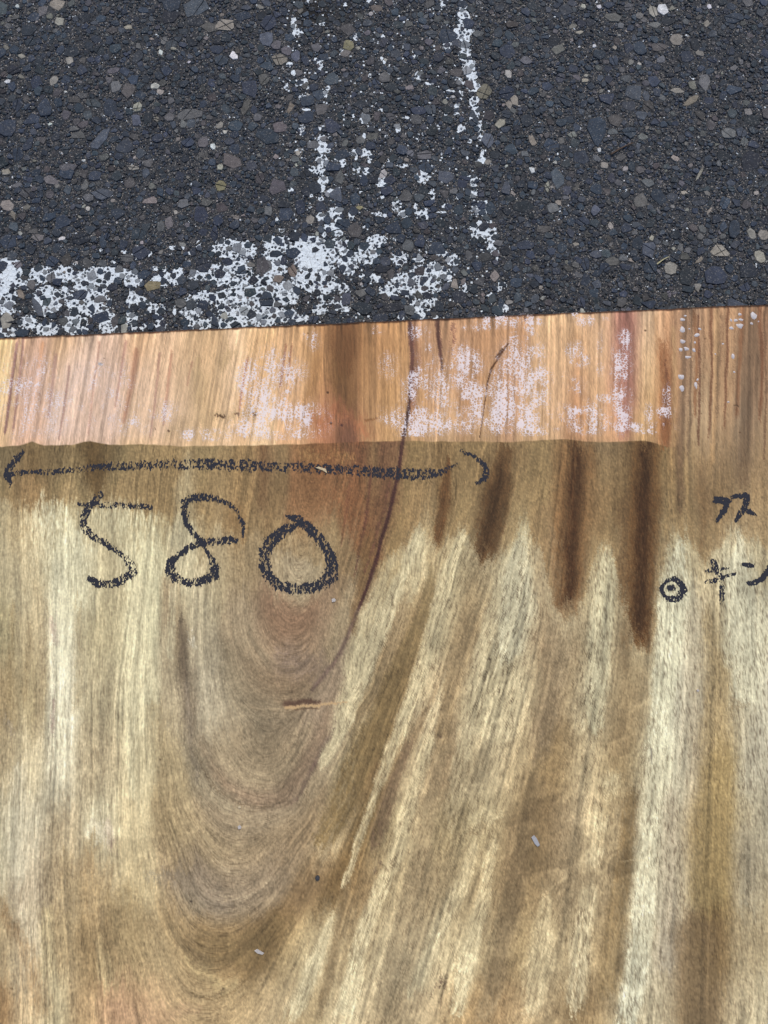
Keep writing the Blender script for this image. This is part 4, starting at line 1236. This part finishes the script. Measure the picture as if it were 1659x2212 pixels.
S1 = lines(-4, 13, 420, .012, .03, 1)(UU) * (0.35 + 1.2 * sstep(.35, .65, fbm(SS / .03, TT / .10, 2, 2)))
S2 = lines(-4, 13, 110, .04, .10, 2)(UU)
S3 = str1(5.5, 6, .25)
g_end = g_end + 0.030 * str1(26, 1, .6, UE) + 0.055 * lines(-3, 20, 520, .012, .026, 5)(UE) + 0.014 * lines(-3, 20, 90, .05, .12, 6)(UE)
amp = (0.4 + 1.0 * fbm(SS / .06, TT / .12, 5, 2)) * (1 - .3 * sstep(3.6, 5.2, UU) * sstep(1050, 1250, DY))
g_body = g_body + (0.062 * (1 - .25 * sstep(3.4, 5, UU)) * (1 - .85 * sstep(7.6, 8.8, UU) * sstep(1040, 1120, DY)) * S1 + amp * (0.040 * S2 + 0.02 * S3))
mod = 1 + g_end * (1 - wB) + g_body * wB
col = col * mod[..., None]
por_amp = (0.24 * sstep(0.55, 1.0, lum) * wB * sstep(500, 1000, DX) + 0.16 * wB + 0.10 * (1 - wB)) * (0.35 + 1.3 * fbm(SS / .03, TT / .09, 2, 2))
col = col * (1 - (L_pore * por_amp)[..., None] * np.array([.92, 1.0, 1.05]))
hz = (0.07 + .06 * sstep(.55, .9, lum)) * (.3 + 1.2 * fbm(SS / .025, TT / .08, 1, 2))
col = col * (1 - (L_hair * hz)[..., None] * np.array([.9, 1.0, 1.08]))
# ring lines across the figure
ring = np.sin(UU * 34 + 5 * fbm(SS / .05, TT / .12, 4, 2)) * sstep(3.0, 5.5, UU) * sstep(0, 1, wB)
ring *= sstep(.35, .7, fbm(SS / .04, TT / .05, 7, 2))
col = col * (1 + 0.028 * ring)[..., None]
# soft dirt and weathering clouds
cl = norm(fbm(SS / .035, TT / .05, 1, 4))
col = col * (1 + 0.035 * wB * cl)[..., None]
# cross figure of interlocked grain: soft patches with steps across the streaks
pt = fbm(SS / .028 + 2.2 * fbm(SS / .05, TT / .05, 3, 2), (TT + .25 * SS) / .036, 6, 4)
pt = (sstep(.40, .52, pt) - sstep(.55, .66, pt) * .55 - .45)
pt = pt * sstep(1250, 1500, DY) * (0.5 + .5 * sstep(850, 1050, DX)) * sstep(1500, 1380, DX)
col = col * (1 + 0.15 * pt[..., None] * np.array([.95, 1, 1.06]))
g_ = col.mean(-1, keepdims=True)
col = col * (1 + .03 * (sstep(1350, 1550, DY) * wB)[..., None])
col = col * (1 + (np.array([.06, .085, .12]) * (sstep(1820, 2150, DY) * wB)[..., None]))
col = col * (np.array([.978, .990, .945]) * wB[..., None] + (np.array([.985, .985, .985]) + np.array([.01, .0, .035]) * sstep(640, 560, DX)[..., None]) * (1 - wB[..., None]))
col = col + (g_ * np.array([1.03, 1.0, .94]) - col) * (0.05 * wB + (0.06 + .10 * sstep(560, 660, DX)) * (1 - wB))[..., None]


# short dashes of open vessels gathered in streaks, pits and cracks: crisp and cut in
CRACKS = [
 ([(618,1521),(650,1518),(690,1515)], [8,6,4], .9, (80,58,46), .85, .25, .0003),
 ([(616,1529),(645,1527),(690,1523),(722,1518),(752,1514)], [3.6,3,3,2.2,1.2], .4, (190,160,116), .85, .15, 0),
 ([(640,1533),(690,1529)], [1.6,1.4], .6, (92,70,52), .7, .1, .0004),
 ([(545,1530),(615,1532)], [1.2,1.4], .8, (172,152,118), .5, .1, 0),
 ([(1098,742),(1076,775),(1062,795),(1053,825),(1050,850),(1043,900),(1036,945)], [1.6,1.8,2.0,1.6,1.2,1.0,.8], .5, (66,40,24), .9, .05, .0006),
 ([(1085,755),(1072,772)], [2.2,2.4], .5, (58,36,22), .8, .1, .0005),
 ([(364,930)], [3.2], .5, (70,52,36), .9, .1, .0005), ([(336,925)], [1.8], .5, (84,62,44), .8, .1, .0003),
 ([(466,898),(484,902)], [3,3.4], .6, (70,50,34), .85, .2, .0004), ([(508,893),(514,896)], [2,2.4], .6, (84,60,40), .8, .2, .0003),
 ([(540,896),(552,892)], [2,4], .6, (80,58,40), .8, .3, .0003), ([(708,848)], [2.4], .5, (58,38,26), .9, 0, .0005),
 ([(715,914)], [2.6], .5, (58,38,30), .9, 0, .0005), ([(738,918)], [3], .6, (60,40,40), .8, .1, .0004),
 ([(790,908),(815,903)], [2.4,1.6], .7, (120,80,48), .7, .1, .0003),
 ([(1134,690)], [3.6], .6, (66,40,28), .8, .2, .0003), ([(1394,714)], [2], .5, (60,40,26), .9, 0, .0004),
 ([(1598,934)], [1.8], .5, (66,46,30), .9, 0, .0004), ([(1585,876),(1592,875),(1596,879)], [1,1.1,.9], .5, (70,54,38), .9, 0, .0003),
 ([(1523,732)], [1.4], .5, (70,48,30), .8, 0, .0003), ([(1515,893)], [1.4], .5, (70,48,30), .8, 0, .0003),
 ([(680,706)], [1.8], .5, (80,50,30), .8, 0, .0003), ([(665,720)], [1.6], .5, (80,50,30), .8, 0, .0003),
 ([(225,774)], [1.4], .5, (70,54,44), .8, 0, .0003), ([(215,786),(219,787)], [3,2.4], .6, (130,140,150), .8, 0, 0),
 ([(346,1641)], [2.2], .5, (80,66,50), .8, 0, .0004), ([(413,1947)], [2.6], .5, (62,54,46), .85, 0, .0004),
 ([(1058,1424)], [2.6], .5, (62,50,40), .8, 0, .0004), ([(952,1592)], [2.6], .6, (84,68,54), .8, 0, .0003),
 ([(1407,1618),(1408,1650)], [2.2,1.2], .6, (110,104,92), .7, 0, 0),
 ([(482,2136)], [3], .6, (84,70,52), .8, 0, .0003), ([(26,2136)], [2.4], .6, (80,64,46), .8, 0, .0003),
 ([(1345,1862),(1405,1855)], [1.2,1.2], .8, (214,196,152), .4, .1, 0),
]
for stv in CRACKS:
    stroke(*stv)
# dark kerf edge of the sawn end
edge = sstep(0.0030, 0.0004, TT + 0.0022 * (fbm(SS / .006, TT * 0, 4, 3) - .5))
col = col * (1 - 0.72 * edge[..., None] * np.array([.9, 1, 1.05]))

# paraffin sealer amount: crops of the sealed end, centre, half sizes, strength
WAXB = [
 ('E',150,450,130,130,.7),('E',180,750,200,110,.95),('E',100,620,150,120,.8),('E',300,830,80,30,.6),('E',370,230,50,60,.4),('E',790,170,40,30,.5),
 ('E',1050,480,40,80,.95),('E',1090,600,90,150,.75),('E',1060,800,100,60,.9),('E',1130,330,60,60,.6),('E',1080,180,60,60,.42),('E',1370,380,110,90,.7),
 ('E',1330,560,150,140,.65),('E',1250,760,220,70,.75),('E',1600,110,120,36,.75),('E',1450,150,100,18,.45),('E',1630,620,80,200,1),('E',1600,750,90,90,1),
 ('E',880,400,60,80,.34),('E',930,730,100,60,.45),('E',1480,640,60,120,.6),('E',1040,690,40,60,.8),
 ('F',60,440,100,120,.9),('F',110,600,80,200,.95),('F',60,820,110,90,1),('F',120,880,120,40,.95),('F',110,300,40,120,.62),('F',130,190,50,24,.8),
 ('F',380,150,30,20,.55),('F',470,190,50,26,.62),('F',590,185,36,18,.5),('F',400,400,56,60,.62),('F',440,440,45,40,.55),('F',400,620,56,50,.58),('F',440,820,120,80,.9),
 ('F',480,880,100,40,.85),('F',560,330,18,80,.36),('F',560,480,22,60,.4),('F',715,300,36,50,.9),('F',690,450,42,90,1.05),('F',690,600,42,120,1.05),('F',700,780,44,100,.98),('F',740,885,75,26,.85),
 ('F',600,700,60,26,.55),('F',600,870,60,30,.55),('F',300,880,70,18,.62),('F',200,830,60,40,.5),('F',880,800,26,60,.5),('F',1000,670,26,60,.65),('F',985,790,46,36,.95),
 ('F',965,880,60,30,.95),('F',895,912,60,13,.75),('F',280,560,70,60,.2),('F',150,60,60,14,.0),('F',760,540,16,200,.25),
 ('D',200,600,200,230,.36),('D',330,680,120,140,.4),('D',700,600,200,200,.34),('D',800,780,200,70,.36),('D',1050,700,100,70,.36),('D',1330,855,130,36,.85),('D',1600,790,90,50,.85),('D',1640,520,80,150,.6),
]
CR = {'D': (0, 658.3), 'E': (548.6, 658.3), 'F': (1110.4, 630.9)}
wax = np.zeros((nt, ns))
for cr, x, y, rx, ry, s in WAXB:
    cx0, cy0 = CR[cr][0] + x * .3307, CR[cr][1] + y * .3307
    d = ((DX - cx0) / (rx * .3307)) ** 2 + ((DY - cy0) / (ry * .3307)) ** 2
    m = d < 6
    wax[m] = np.maximum(wax[m], (s * np.exp(-0.55 * d[m] ** 1.4)))
wn_ = fbm(SS / .007, TT / .009, 3, 3)
wax *= np.clip((fbm(SS / .013, TT / .016, 3, 4) - .5) * 4.2 + .95, 0, 1.5)
wax *= np.clip(1.0 + .35 * L_long + .25 * L_mid, 0.1, 1.3)
wax *= sstep(2, -4, DY - bord + 8)
# thin whitish film under the net
film = np.clip(wax, 0, 1) * 0.16
film += 0.20 * sstep(20, 120, DX) * sstep(470, 330, DX) * sstep(735, 830, DY) * sstep(962, 925, DY) * (.4 + .9 * vnoise(SS / .02, TT / .05, 5))
col = col * (1 - film[..., None]) + np.array([214, 196, 188]) * film[..., None]

# albedo from the colours seen
GAIN = np.array([1.0, 1.0, 1.0])
rgb = np.clip(lin(np.clip(col, 8, 250)) * GAIN, 0.004, 0.86)

# full slab: fine part plus coarse margins outside the picture
sl_ = np.concatenate([sf[0] - np.array([.055, .04, .025, .01]), sf, sf[-1] + np.cumsum(np.full(22, .011))])
tl_ = np.concatenate([tf, tf[-1] + np.cumsum(np.linspace(.01, .05, 30))])


def refl(i, n_):
    i = np.abs(i)
    p = 2 * (n_ - 1)
    i = i % p
    return np.where(i >= n_, p - i, i)


ci = refl(np.round((sl_ - sf[0]) / VS).astype(int), ns)
over = sl_ > sf[-1]                                   # beyond the right of the picture: more of the same brown part
kk = np.round((sl_[over] - sf[-1]) / VS).astype(int)
ci[over] = ns - 1 - refl(kk, 150)
ri = refl(np.round((tl_ - tf[0]) / VS).astype(int), nt)
SL, TL = np.meshgrid(sl_, tl_)
# live edges wander a little, sawn end is straight with saw chatter
u = (np.arange(len(sl_)) / (len(sl_) - 1))[None, :]
wav = 0.012 * (fbm(TL / .12, TL * 0, 2, 3) - .5)
SLw = SL + wav * (np.clip((u - .97) / .03, 0, 1) - np.clip((.004 - u) / .004, 0, 1))
TLw = TL - 0.0022 * (fbm(SL / .03, SL * 0, 6, 5) - .5) * sstep(.01, 0, TL)
X, Y = st2w(SLw, TLw)
Z = H - depth[ri][:, ci] - 0.00012 * (fbm(SL / .05, TL / .05, 2, 2) - .5)
nT, nS = X.shape
top = np.stack([X, Y, Z], -1).reshape(-1, 3)
tcol = rgb[ri][:, ci].reshape(-1, 3)
twax = (wax[ri][:, ci] * (SL <= sf[-1] + .02)).reshape(-1)
ix = np.arange(nT * nS).reshape(nT, nS)
q = np.stack([ix[:-1, :-1], ix[1:, :-1], ix[1:, 1:], ix[:-1, 1:]], -1).reshape(-1, 4)
loop = np.concatenate([ix[0, :-1], ix[:-1, -1], ix[-1, :0:-1], ix[:0:-1, 0]])     # clockwise from above
cen = top[loop].mean(0)
ring_v, ring_c = [], []
nb = len(top)
m = len(loop)
out = np.zeros((m, 3))
base = top[loop]
tan_ = np.roll(base, -1, 0) - np.roll(base, 1, 0)
out[:, 0], out[:, 1] = -tan_[:, 1], tan_[:, 0]
out /= np.linalg.norm(out, axis=1, keepdims=True) + 1e-9
lv = [(0.0009, H - 0.0011), (0.0013, H - 0.004), (0.0016, H * .5), (0.0010, 0.006), (-0.002, 0.0032)]
rings, rq = [], []
prev = loop
for k, (o_, z_) in enumerate(lv):
    rv = base + out * o_
    rv[:, 2] = z_
    cur = nb + k * m + np.arange(m)
    rq.append(np.stack([prev, np.roll(prev, -1), np.roll(cur, -1), cur], 1))
    rings.append(rv)
    prev = cur
allv = np.concatenate([top] + rings)
sidec = np.array([0.10, 0.062, 0.034]) * (0.6 + 0.8 * rng.random((m * len(lv), 1)))
allc = np.concatenate([tcol, sidec])
me = mesh_np("wood_slab", allv, np.concatenate([q] + rq))
# underside
set_col(me, 'wood', allc)
set_float(me, 'wax', np.concatenate([twax, np.zeros(m * len(lv))]))
me.materials.append(M_WOOD)
slab = link(bpy.data.objects.new("wood_slab", me))
slab['label'] = "thick sawn wood slab with dark stains, wax and marker writing on asphalt"
slab['category'] = "wood slab"
bq = prev[np.linspace(0, m - 1, 60).astype(int)]
um = bpy.data.meshes.new("underside")
um.from_pydata([tuple(allv[i] + np.array([0, 0, 0.0006])) for i in bq], [], [tuple(range(len(bq)))])
um.materials.append(mat_plain("rough_sawn_wood", (0.20, 0.14, 0.085), 0.8))
uo = link(bpy.data.objects.new("underside", um))
uo.parent = slab

# ------------------------------------------------------------------ marker writing
cA = lambda x, y: (x * .3307, 932.6 + y * .3307)
cB = lambda x, y: (493.7 + x * .3505, 932.6 + y * .3505)
cC = lambda x, y: (1329.8 + x * .1984, 1014.9 + y * .1984)


def path(f, sc, s):
    p = [tuple(float(v) for v in w.split(',')) for w in s.split()]
    return [f(a, b) for a, b, c in p], [c * sc for a, b, c in p]


kA, kB, kC = .3307, .3505, .1984
ringp = ' '.join("%.0f,%.0f,%.0f" % (618 + 112 * math.cos(a) * (1 + .06 * math.cos(4 * a)), 1302 + 112 * math.sin(a) * (1 + .04 * math.sin(3 * a)), 28 + 8 * math.cos(a - .4))
                 for a in np.linspace(0, 2 * math.pi, 17))
WRITING = [
 ("arrow_mark", "hand drawn double headed arrow in dark marker", [
   (path(cA, kA, "45,285,14 100,268,11 250,265,14 500,250,17 600,236,22 800,226,24 1100,212,27 1400,212,30 1659,218,30"), .62),
   (path(cB, kB, "0,210,26 500,222,28 900,248,30 1100,262,30 1250,262,27 1330,238,17 1400,200,9"), .62),
   (path(cA, kA, "40,288,16 110,268,13 260,263,14"), .8),
   (path(cA, kA, "150,130,12 100,190,20 50,250,17 45,285,21 65,320,13 70,365,5"), .74),
   (path(cB, kB, "1435,118,8 1510,150,10 1570,200,14 1595,240,16 1580,290,14 1530,318,7"), .82)]),
 ("digit_mark", "marker digit 5", [
   (path(cA, kA, "500,475,6 560,478,9 700,480,15 820,485,17 900,490,12 985,492,14"), .62),
   (path(cA, kA, "655,410,18 620,460,18 580,500,20 545,560,22 545,620,20 600,680,17 680,725,14 760,775,13 820,820,16 860,870,22 870,915,24 830,950,20 760,985,22 690,1000,22 630,990,20 590,960,15"), .74)]),
 ("digit_mark", "marker digit 8", [
   (path(cA, kA, "1200,460,18 1260,430,19 1330,425,20 1420,440,15 1500,475,11 1560,530,12 1585,600,13 1585,690,7"), .72),
   (path(cA, kA, "1215,460,16 1208,530,18 1220,600,13 1260,660,13 1310,710,17 1345,745,16 1358,790,7 1385,840,17 1405,890,24 1400,940,24 1330,975,22 1240,990,20 1160,965,20 1110,910,27 1115,860,24 1160,810,15 1230,760,13 1310,725,15"), .78),
   (path(cA, kA, "1310,725,16 1420,715,18 1500,710,22 1540,708,14"), .78)]),
 ("digit_mark", "marker digit 0", [
   (path(cB, kB, "360,520,6 430,540,20 490,590,25 560,660,24 610,730,24 640,810,28 640,880,34 580,935,28 500,965,26 400,970,24 310,950,22 240,890,24 215,820,28 225,740,30 270,670,28 340,610,23 412,580,12"), .72)]),
 ("kana_mark", "marker katakana ku", [
   (path(cC, kC, "1068,345,10 1110,325,34 1180,335,36 1240,335,20"), .95),
   (path(cC, kC, "1235,330,20 1190,420,27 1150,490,24 1105,560,16"), .85)]),
 ("kana_mark", "marker katakana su", [
   (path(cC, kC, "1265,295,16 1330,285,19 1400,280,28 1430,290,25"), .95),
   (path(cC, kC, "1425,290,28 1410,380,30 1370,470,27 1310,550,18"), .86),
   (path(cC, kC, "1400,430,18 1460,455,27 1540,500,7"), .95)]),
 ("kana_mark", "marker katakana ki", [
   (path(cC, kC, "985,1100,14 1060,1090,26 1140,1080,17 1225,1070,9"), .8),
   (path(cC, kC, "990,1220,18 1080,1205,26 1180,1160,18 1300,1135,14"), .76),
   (path(cC, kC, "1070,1000,36 1095,1080,34 1140,1170,30"), .9),
   (path(cC, kC, "1140,1170,30 1160,1280,27 1155,1400,24 1130,1480,12"), .62)]),
 ("kana_mark", "marker katakana n", [
   (path(cC, kC, "1390,1025,17 1440,1035,25 1495,1045,18"), .92),
   (path(cC, kC, "1450,1235,20 1500,1235,25 1580,1200,25 1640,1130,28 1680,1060,25 1705,970,10"), .92)]),
 ("circle_mark", "marker circle with a dot inside", [
   (path(cC, kC, ringp), .82), (path(cC, kC, "580,1288,26 606,1288,30 626,1296,20"), .95)]),
]
IR = 0.00055
for name, lab, parts in WRITING:
    fine_ = name in ('kana_mark', 'circle_mark')
    jt = .4 if fine_ else 1.0
    parts = [((pl, [q_ * (.98 if fine_ else (1.0 if name == 'arrow_mark' else 1.16)) for q_ in w]), cv) for (pl, w), cv in parts]
    allp = [p for (pl, w), cv in parts for p in pl]
    xs_, ys_ = [p[0] for p in allp], [p[1] for p in allp]
    xa, ya = px2w(min(xs_) - 14, max(ys_) + 14, H)
    xb, yb = px2w(max(xs_) + 14, min(ys_) - 14, H)
    nx, ny = int((xb - xa) / IR) + 1, int((yb - ya) / IR) + 1
    IX, IY = np.meshgrid(xa + (np.arange(nx) + .5) * IR, ya + (np.arange(ny) + .5) * IR)
    PX, PY = w2px(IX, IY, H)
    # ink takes on the ridges of the grain: texture stretched along it
    tx = 0.6 * vnoise(IX / .0010, IY / .0020, 2) + 0.4 * vnoise(IX / .0022, IY / .006, 5)
    tx = 0.5 + (tx - .5) * 1.35 + (vnoise(IX / .0007, IY / .0012, 1) - .5) * .3
    tx = tx + .34 * (fbm(IX / .03, IY / .03, 6, 2) - .5)
    msk = np.zeros(IX.shape, bool)
    for (pl, w), cv in parts:
        d = seg_dist(PX + jt * 2.2 * (vnoise(IX / .0016, IY / .005, 3) - .5) * 2, PY + jt * 3.0 * (vnoise(IX / .0012, IY / .006, 4) - .5) * 2, pl, w)
        cover = cv * (0.42 * sstep(1.7, 1.1, d) + 0.58 * sstep(1.18, 0.85, d))
        cover = np.where(d < .5, cover * (1 - .06), cover)
        msk |= (cover * .95 > tx) & (cover > .1)
    me = mask_mesh(name, msk, xa, ya, IR, lambda x, y: np.full(np.shape(x), H + 0.00022))
    me.materials.append(M_INK)
    o = link(bpy.data.objects.new(name, me))
    o.parent = slab
    o['label'] = lab

# ------------------------------------------------------------------ wax lumps stuck to the slab
LUMPS = "1100,180,18,10 1100,245,18,22 1100,320,16,14 1090,378,14,12 1125,370,16,14 1175,378,12,12 1195,282,16,13 1213,240,10,9 1135,425,22,10 1090,555,22,18 1095,625,14,22 1188,610,10,20 1198,572,8,8 1118,155,10,8 1180,328,8,8 1145,240,7,5 1565,155,20,26 1475,145,12,10 1450,185,16,10 1482,180,14,10 1475,220,22,18 1422,235,14,10 1417,183,8,10 1550,205,10,9 1597,192,6,6 1430,420,14,18 1365,338,8,6 1438,522,8,6 1315,405,6,6 1400,718,8,7"
for w in LUMPS.split():
    x, y, a, b = (float(q_) for q_ in w.split(','))
    dx, dy = CR['F'][0] + x * .3307, CR['F'][1] + y * .3307
    wx_, wy_ = px2w(dx, dy, H)
    k = 0.00055 * .3307 * 1.2
    n = 8
    an = np.arange(n) * 2 * math.pi / n + rng.uniform(0, 1)
    r1 = rng.uniform(.7, 1.25, n)
    hgt = 0.0004 + 0.00002 * min(a, b) * rng.uniform(.7, 1.6)
    v = [(wx_ + math.cos(t) * a * k * q_, wy_ + math.sin(t) * b * k * q_, H - .0002) for t, q_ in zip(an, r1)]
    v += [(wx_ + math.cos(t) * a * k * q_ * .68, wy_ + math.sin(t) * b * k * q_ * .68, H + hgt * rng.uniform(.45, .95)) for t, q_ in zip(an, r1)]
    v += [(wx_, wy_, H + hgt)]
    f = [(i, (i + 1) % n, n + (i + 1) % n, n + i) for i in range(n)] + [(n + i, n + (i + 1) % n, 2 * n) for i in range(n)]
    o = obj_list("wax_lump", v, f, None, M_WAX, slab)
    for p_ in o.data.polygons:
        p_.use_smooth = True


# ------------------------------------------------------------------ loose bits
def bit(name, label, cat, plan, z0, thick, mat, curl=0.0, group=None):
    """small loose flake: outline in photo units, real thickness, optional curl"""
    P_ = np.array([px2w(x, y, z0) for x, y in plan])
    c_ = P_.mean(0)
    n_ = len(P_)
    L_ = np.abs(P_ - c_).max()
    d_ = np.linalg.norm(P_ - c_, axis=1) / L_
    lo = [(x, y, z0 + .0001 + curl * e * e) for (x, y), e in zip(P_, d_)]
    hi = [(c_[0] + (x - c_[0]) * .9, c_[1] + (y - c_[1]) * .9, z0 + .0001 + thick + curl * e * e) for (x, y), e in zip(P_, d_)]
    v_ = lo + hi + [(c_[0], c_[1], z0 + .0001), (c_[0], c_[1], z0 + thick * 1.15)]
    f_ = []
    sgn = np.sum(P_[:, 0] * np.roll(P_[:, 1], -1) - P_[:, 1] * np.roll(P_[:, 0], -1))
    for i in range(n_):
        j = (i + 1) % n_
        fs = [(i, j, n_ + j, n_ + i), (n_ + i, n_ + j, 2 * n_ + 1), (j, i, 2 * n_)]
        f_ += fs if sgn > 0 else [t[::-1] for t in fs]
    o = obj_list(name, v_, f_, None, mat)
    o['label'], o['category'] = label, cat
    if group:
        o['group'] = group
    return o


M_SPL = mat_plain("pale_splinter", (0.47, 0.39, 0.25), .7, .2, 500)
M_CHIP = mat_plain("white_flake", (0.40, 0.38, 0.36), .5, .15, 500)
M_GREY = mat_plain("grey_plastic", (0.31, 0.32, 0.34), .45, .15, 300)
M_DARK = mat_plain("dark_pebble", (0.035, 0.038, 0.045), .6, .3, 600)
M_STRAW = mat_plain("dry_straw", (0.46, 0.44, 0.26), .7, .2, 600)
M_TWIG = mat_plain("brown_twig", (0.075, 0.052, 0.038), .8, .3, 600)
eE = lambda x, y: (548.6 + x * .3307, 658.3 + y * .3307)
bit("wood_splinter", "small curled pale wood splinter lying on the drawn arrow", "splinter",
    [eE(*p) for p in ((402, 1066), (425, 1058), (450, 1066), (470, 1072), (476, 1092), (478, 1102), (466, 1094), (448, 1082), (424, 1076))], H + .0003, .0005, M_SPL, .0012)
bit("white_flake", "tiny white flake just below the written 0", "flake",
    [(716, 1294), (722, 1292), (726, 1296), (724, 1300), (717, 1301)], H + .0002, .0009, M_CHIP)
c6 = lambda x, y: (829.5 + x * .5, 1316.6 + y * .5)
bit("plastic_sliver", "grey rectangular sliver lying on the brown stained wood", "sliver",
    [c6(636, 984), (c6(648, 975)), c6(660, 988), c6(674, 1018), c6(664, 1026), c6(650, 1012)], H + .0002, .0008, M_GREY)
c5 = lambda x, y: (x * .5, 1316.6 + y * .5)
bit("white_flake", "small white flake inside the curved rings of the grain", "flake",
    [c5(1026, 938), c5(1036, 930), c5(1044, 940), c5(1040, 948), c5(1030, 950)], H + .0002, .0006, M_CHIP)
bit("white_flake", "ragged white flake on the broad dark brown stain", "flake",
    [c5(1098, 1474), c5(1112, 1466), c5(1128, 1476), c5(1142, 1484), c5(1134, 1492), c5(1112, 1486)], H + .0002, .0005, M_CHIP)
bit("cream_crumb", "cream crumb sitting on a thin dark ring line of the grain", "crumb",
    [c5(1027, 852), c5(1034, 846), c5(1042, 850), c5(1041, 858), c5(1031, 860)], H + .0002, .0008, M_SPL)
bit("dark_pebble", "small round dark pebble on the slab beside a brown streak", "pebble",
    [(686 + 5.2 * math.cos(a), 1896 + 6 * math.sin(a)) for a in np.arange(8) * math.pi / 4], H + .0001, .0028, M_DARK)
bit("white_crumb", "white crumb near short dark scratches on the pale grey wood", "crumb",
    [c6(1349, 348), c6(1355, 344), c6(1362, 348), c6(1360, 354), c6(1352, 355)], H + .0002, .0008, M_CHIP)


def stick(name, label, cat, p0, p1, r, mat, bend=.0008):
    a = np.array(list(px2w(*p0, .0015)) + [.0022])
    b_ = np.array(list(px2w(*p1, .0015)) + [.0026])
    d_ = (b_ - a) / np.linalg.norm(b_ - a)
    s_ = np.array([-d_[1], d_[0], 0])
    u_ = np.array([0, 0, 1.0])
    v_, f_ = [], []
    N = 5
    for k in range(N + 1):
        t = k / N
        c_ = a + (b_ - a) * t + s_ * bend * math.sin(3 * t) + u_ * bend * math.sin(math.pi * t)
        rr = r * (1 - .5 * t)
        for q_ in range(5):
            an = q_ * 2 * math.pi / 5
            v_.append(tuple(c_ + s_ * rr * math.cos(an) + u_ * rr * math.sin(an)))
    for k in range(N):
        for q_ in range(5):
            w_ = (q_ + 1) % 5
            f_.append((k * 5 + q_, k * 5 + w_, k * 5 + 5 + w_, k * 5 + 5 + q_))
    f_.append(tuple(range(5)))
    f_.append(tuple(range(N * 5 + 4, N * 5 - 1, -1)))
    o = obj_list(name, v_, f_, None, mat)
    o['label'], o['category'] = label, cat


stick("straw", "thin pale yellow straw lying on dark asphalt", "straw", tD(6, 940, 693), tD(6, 1018, 645), .0009, M_STRAW)
stick("twig", "short dark brown twig wedged between asphalt stones", "twig", tD(3, 640, 1002), tD(3, 785, 928), .0016, M_TWIG)
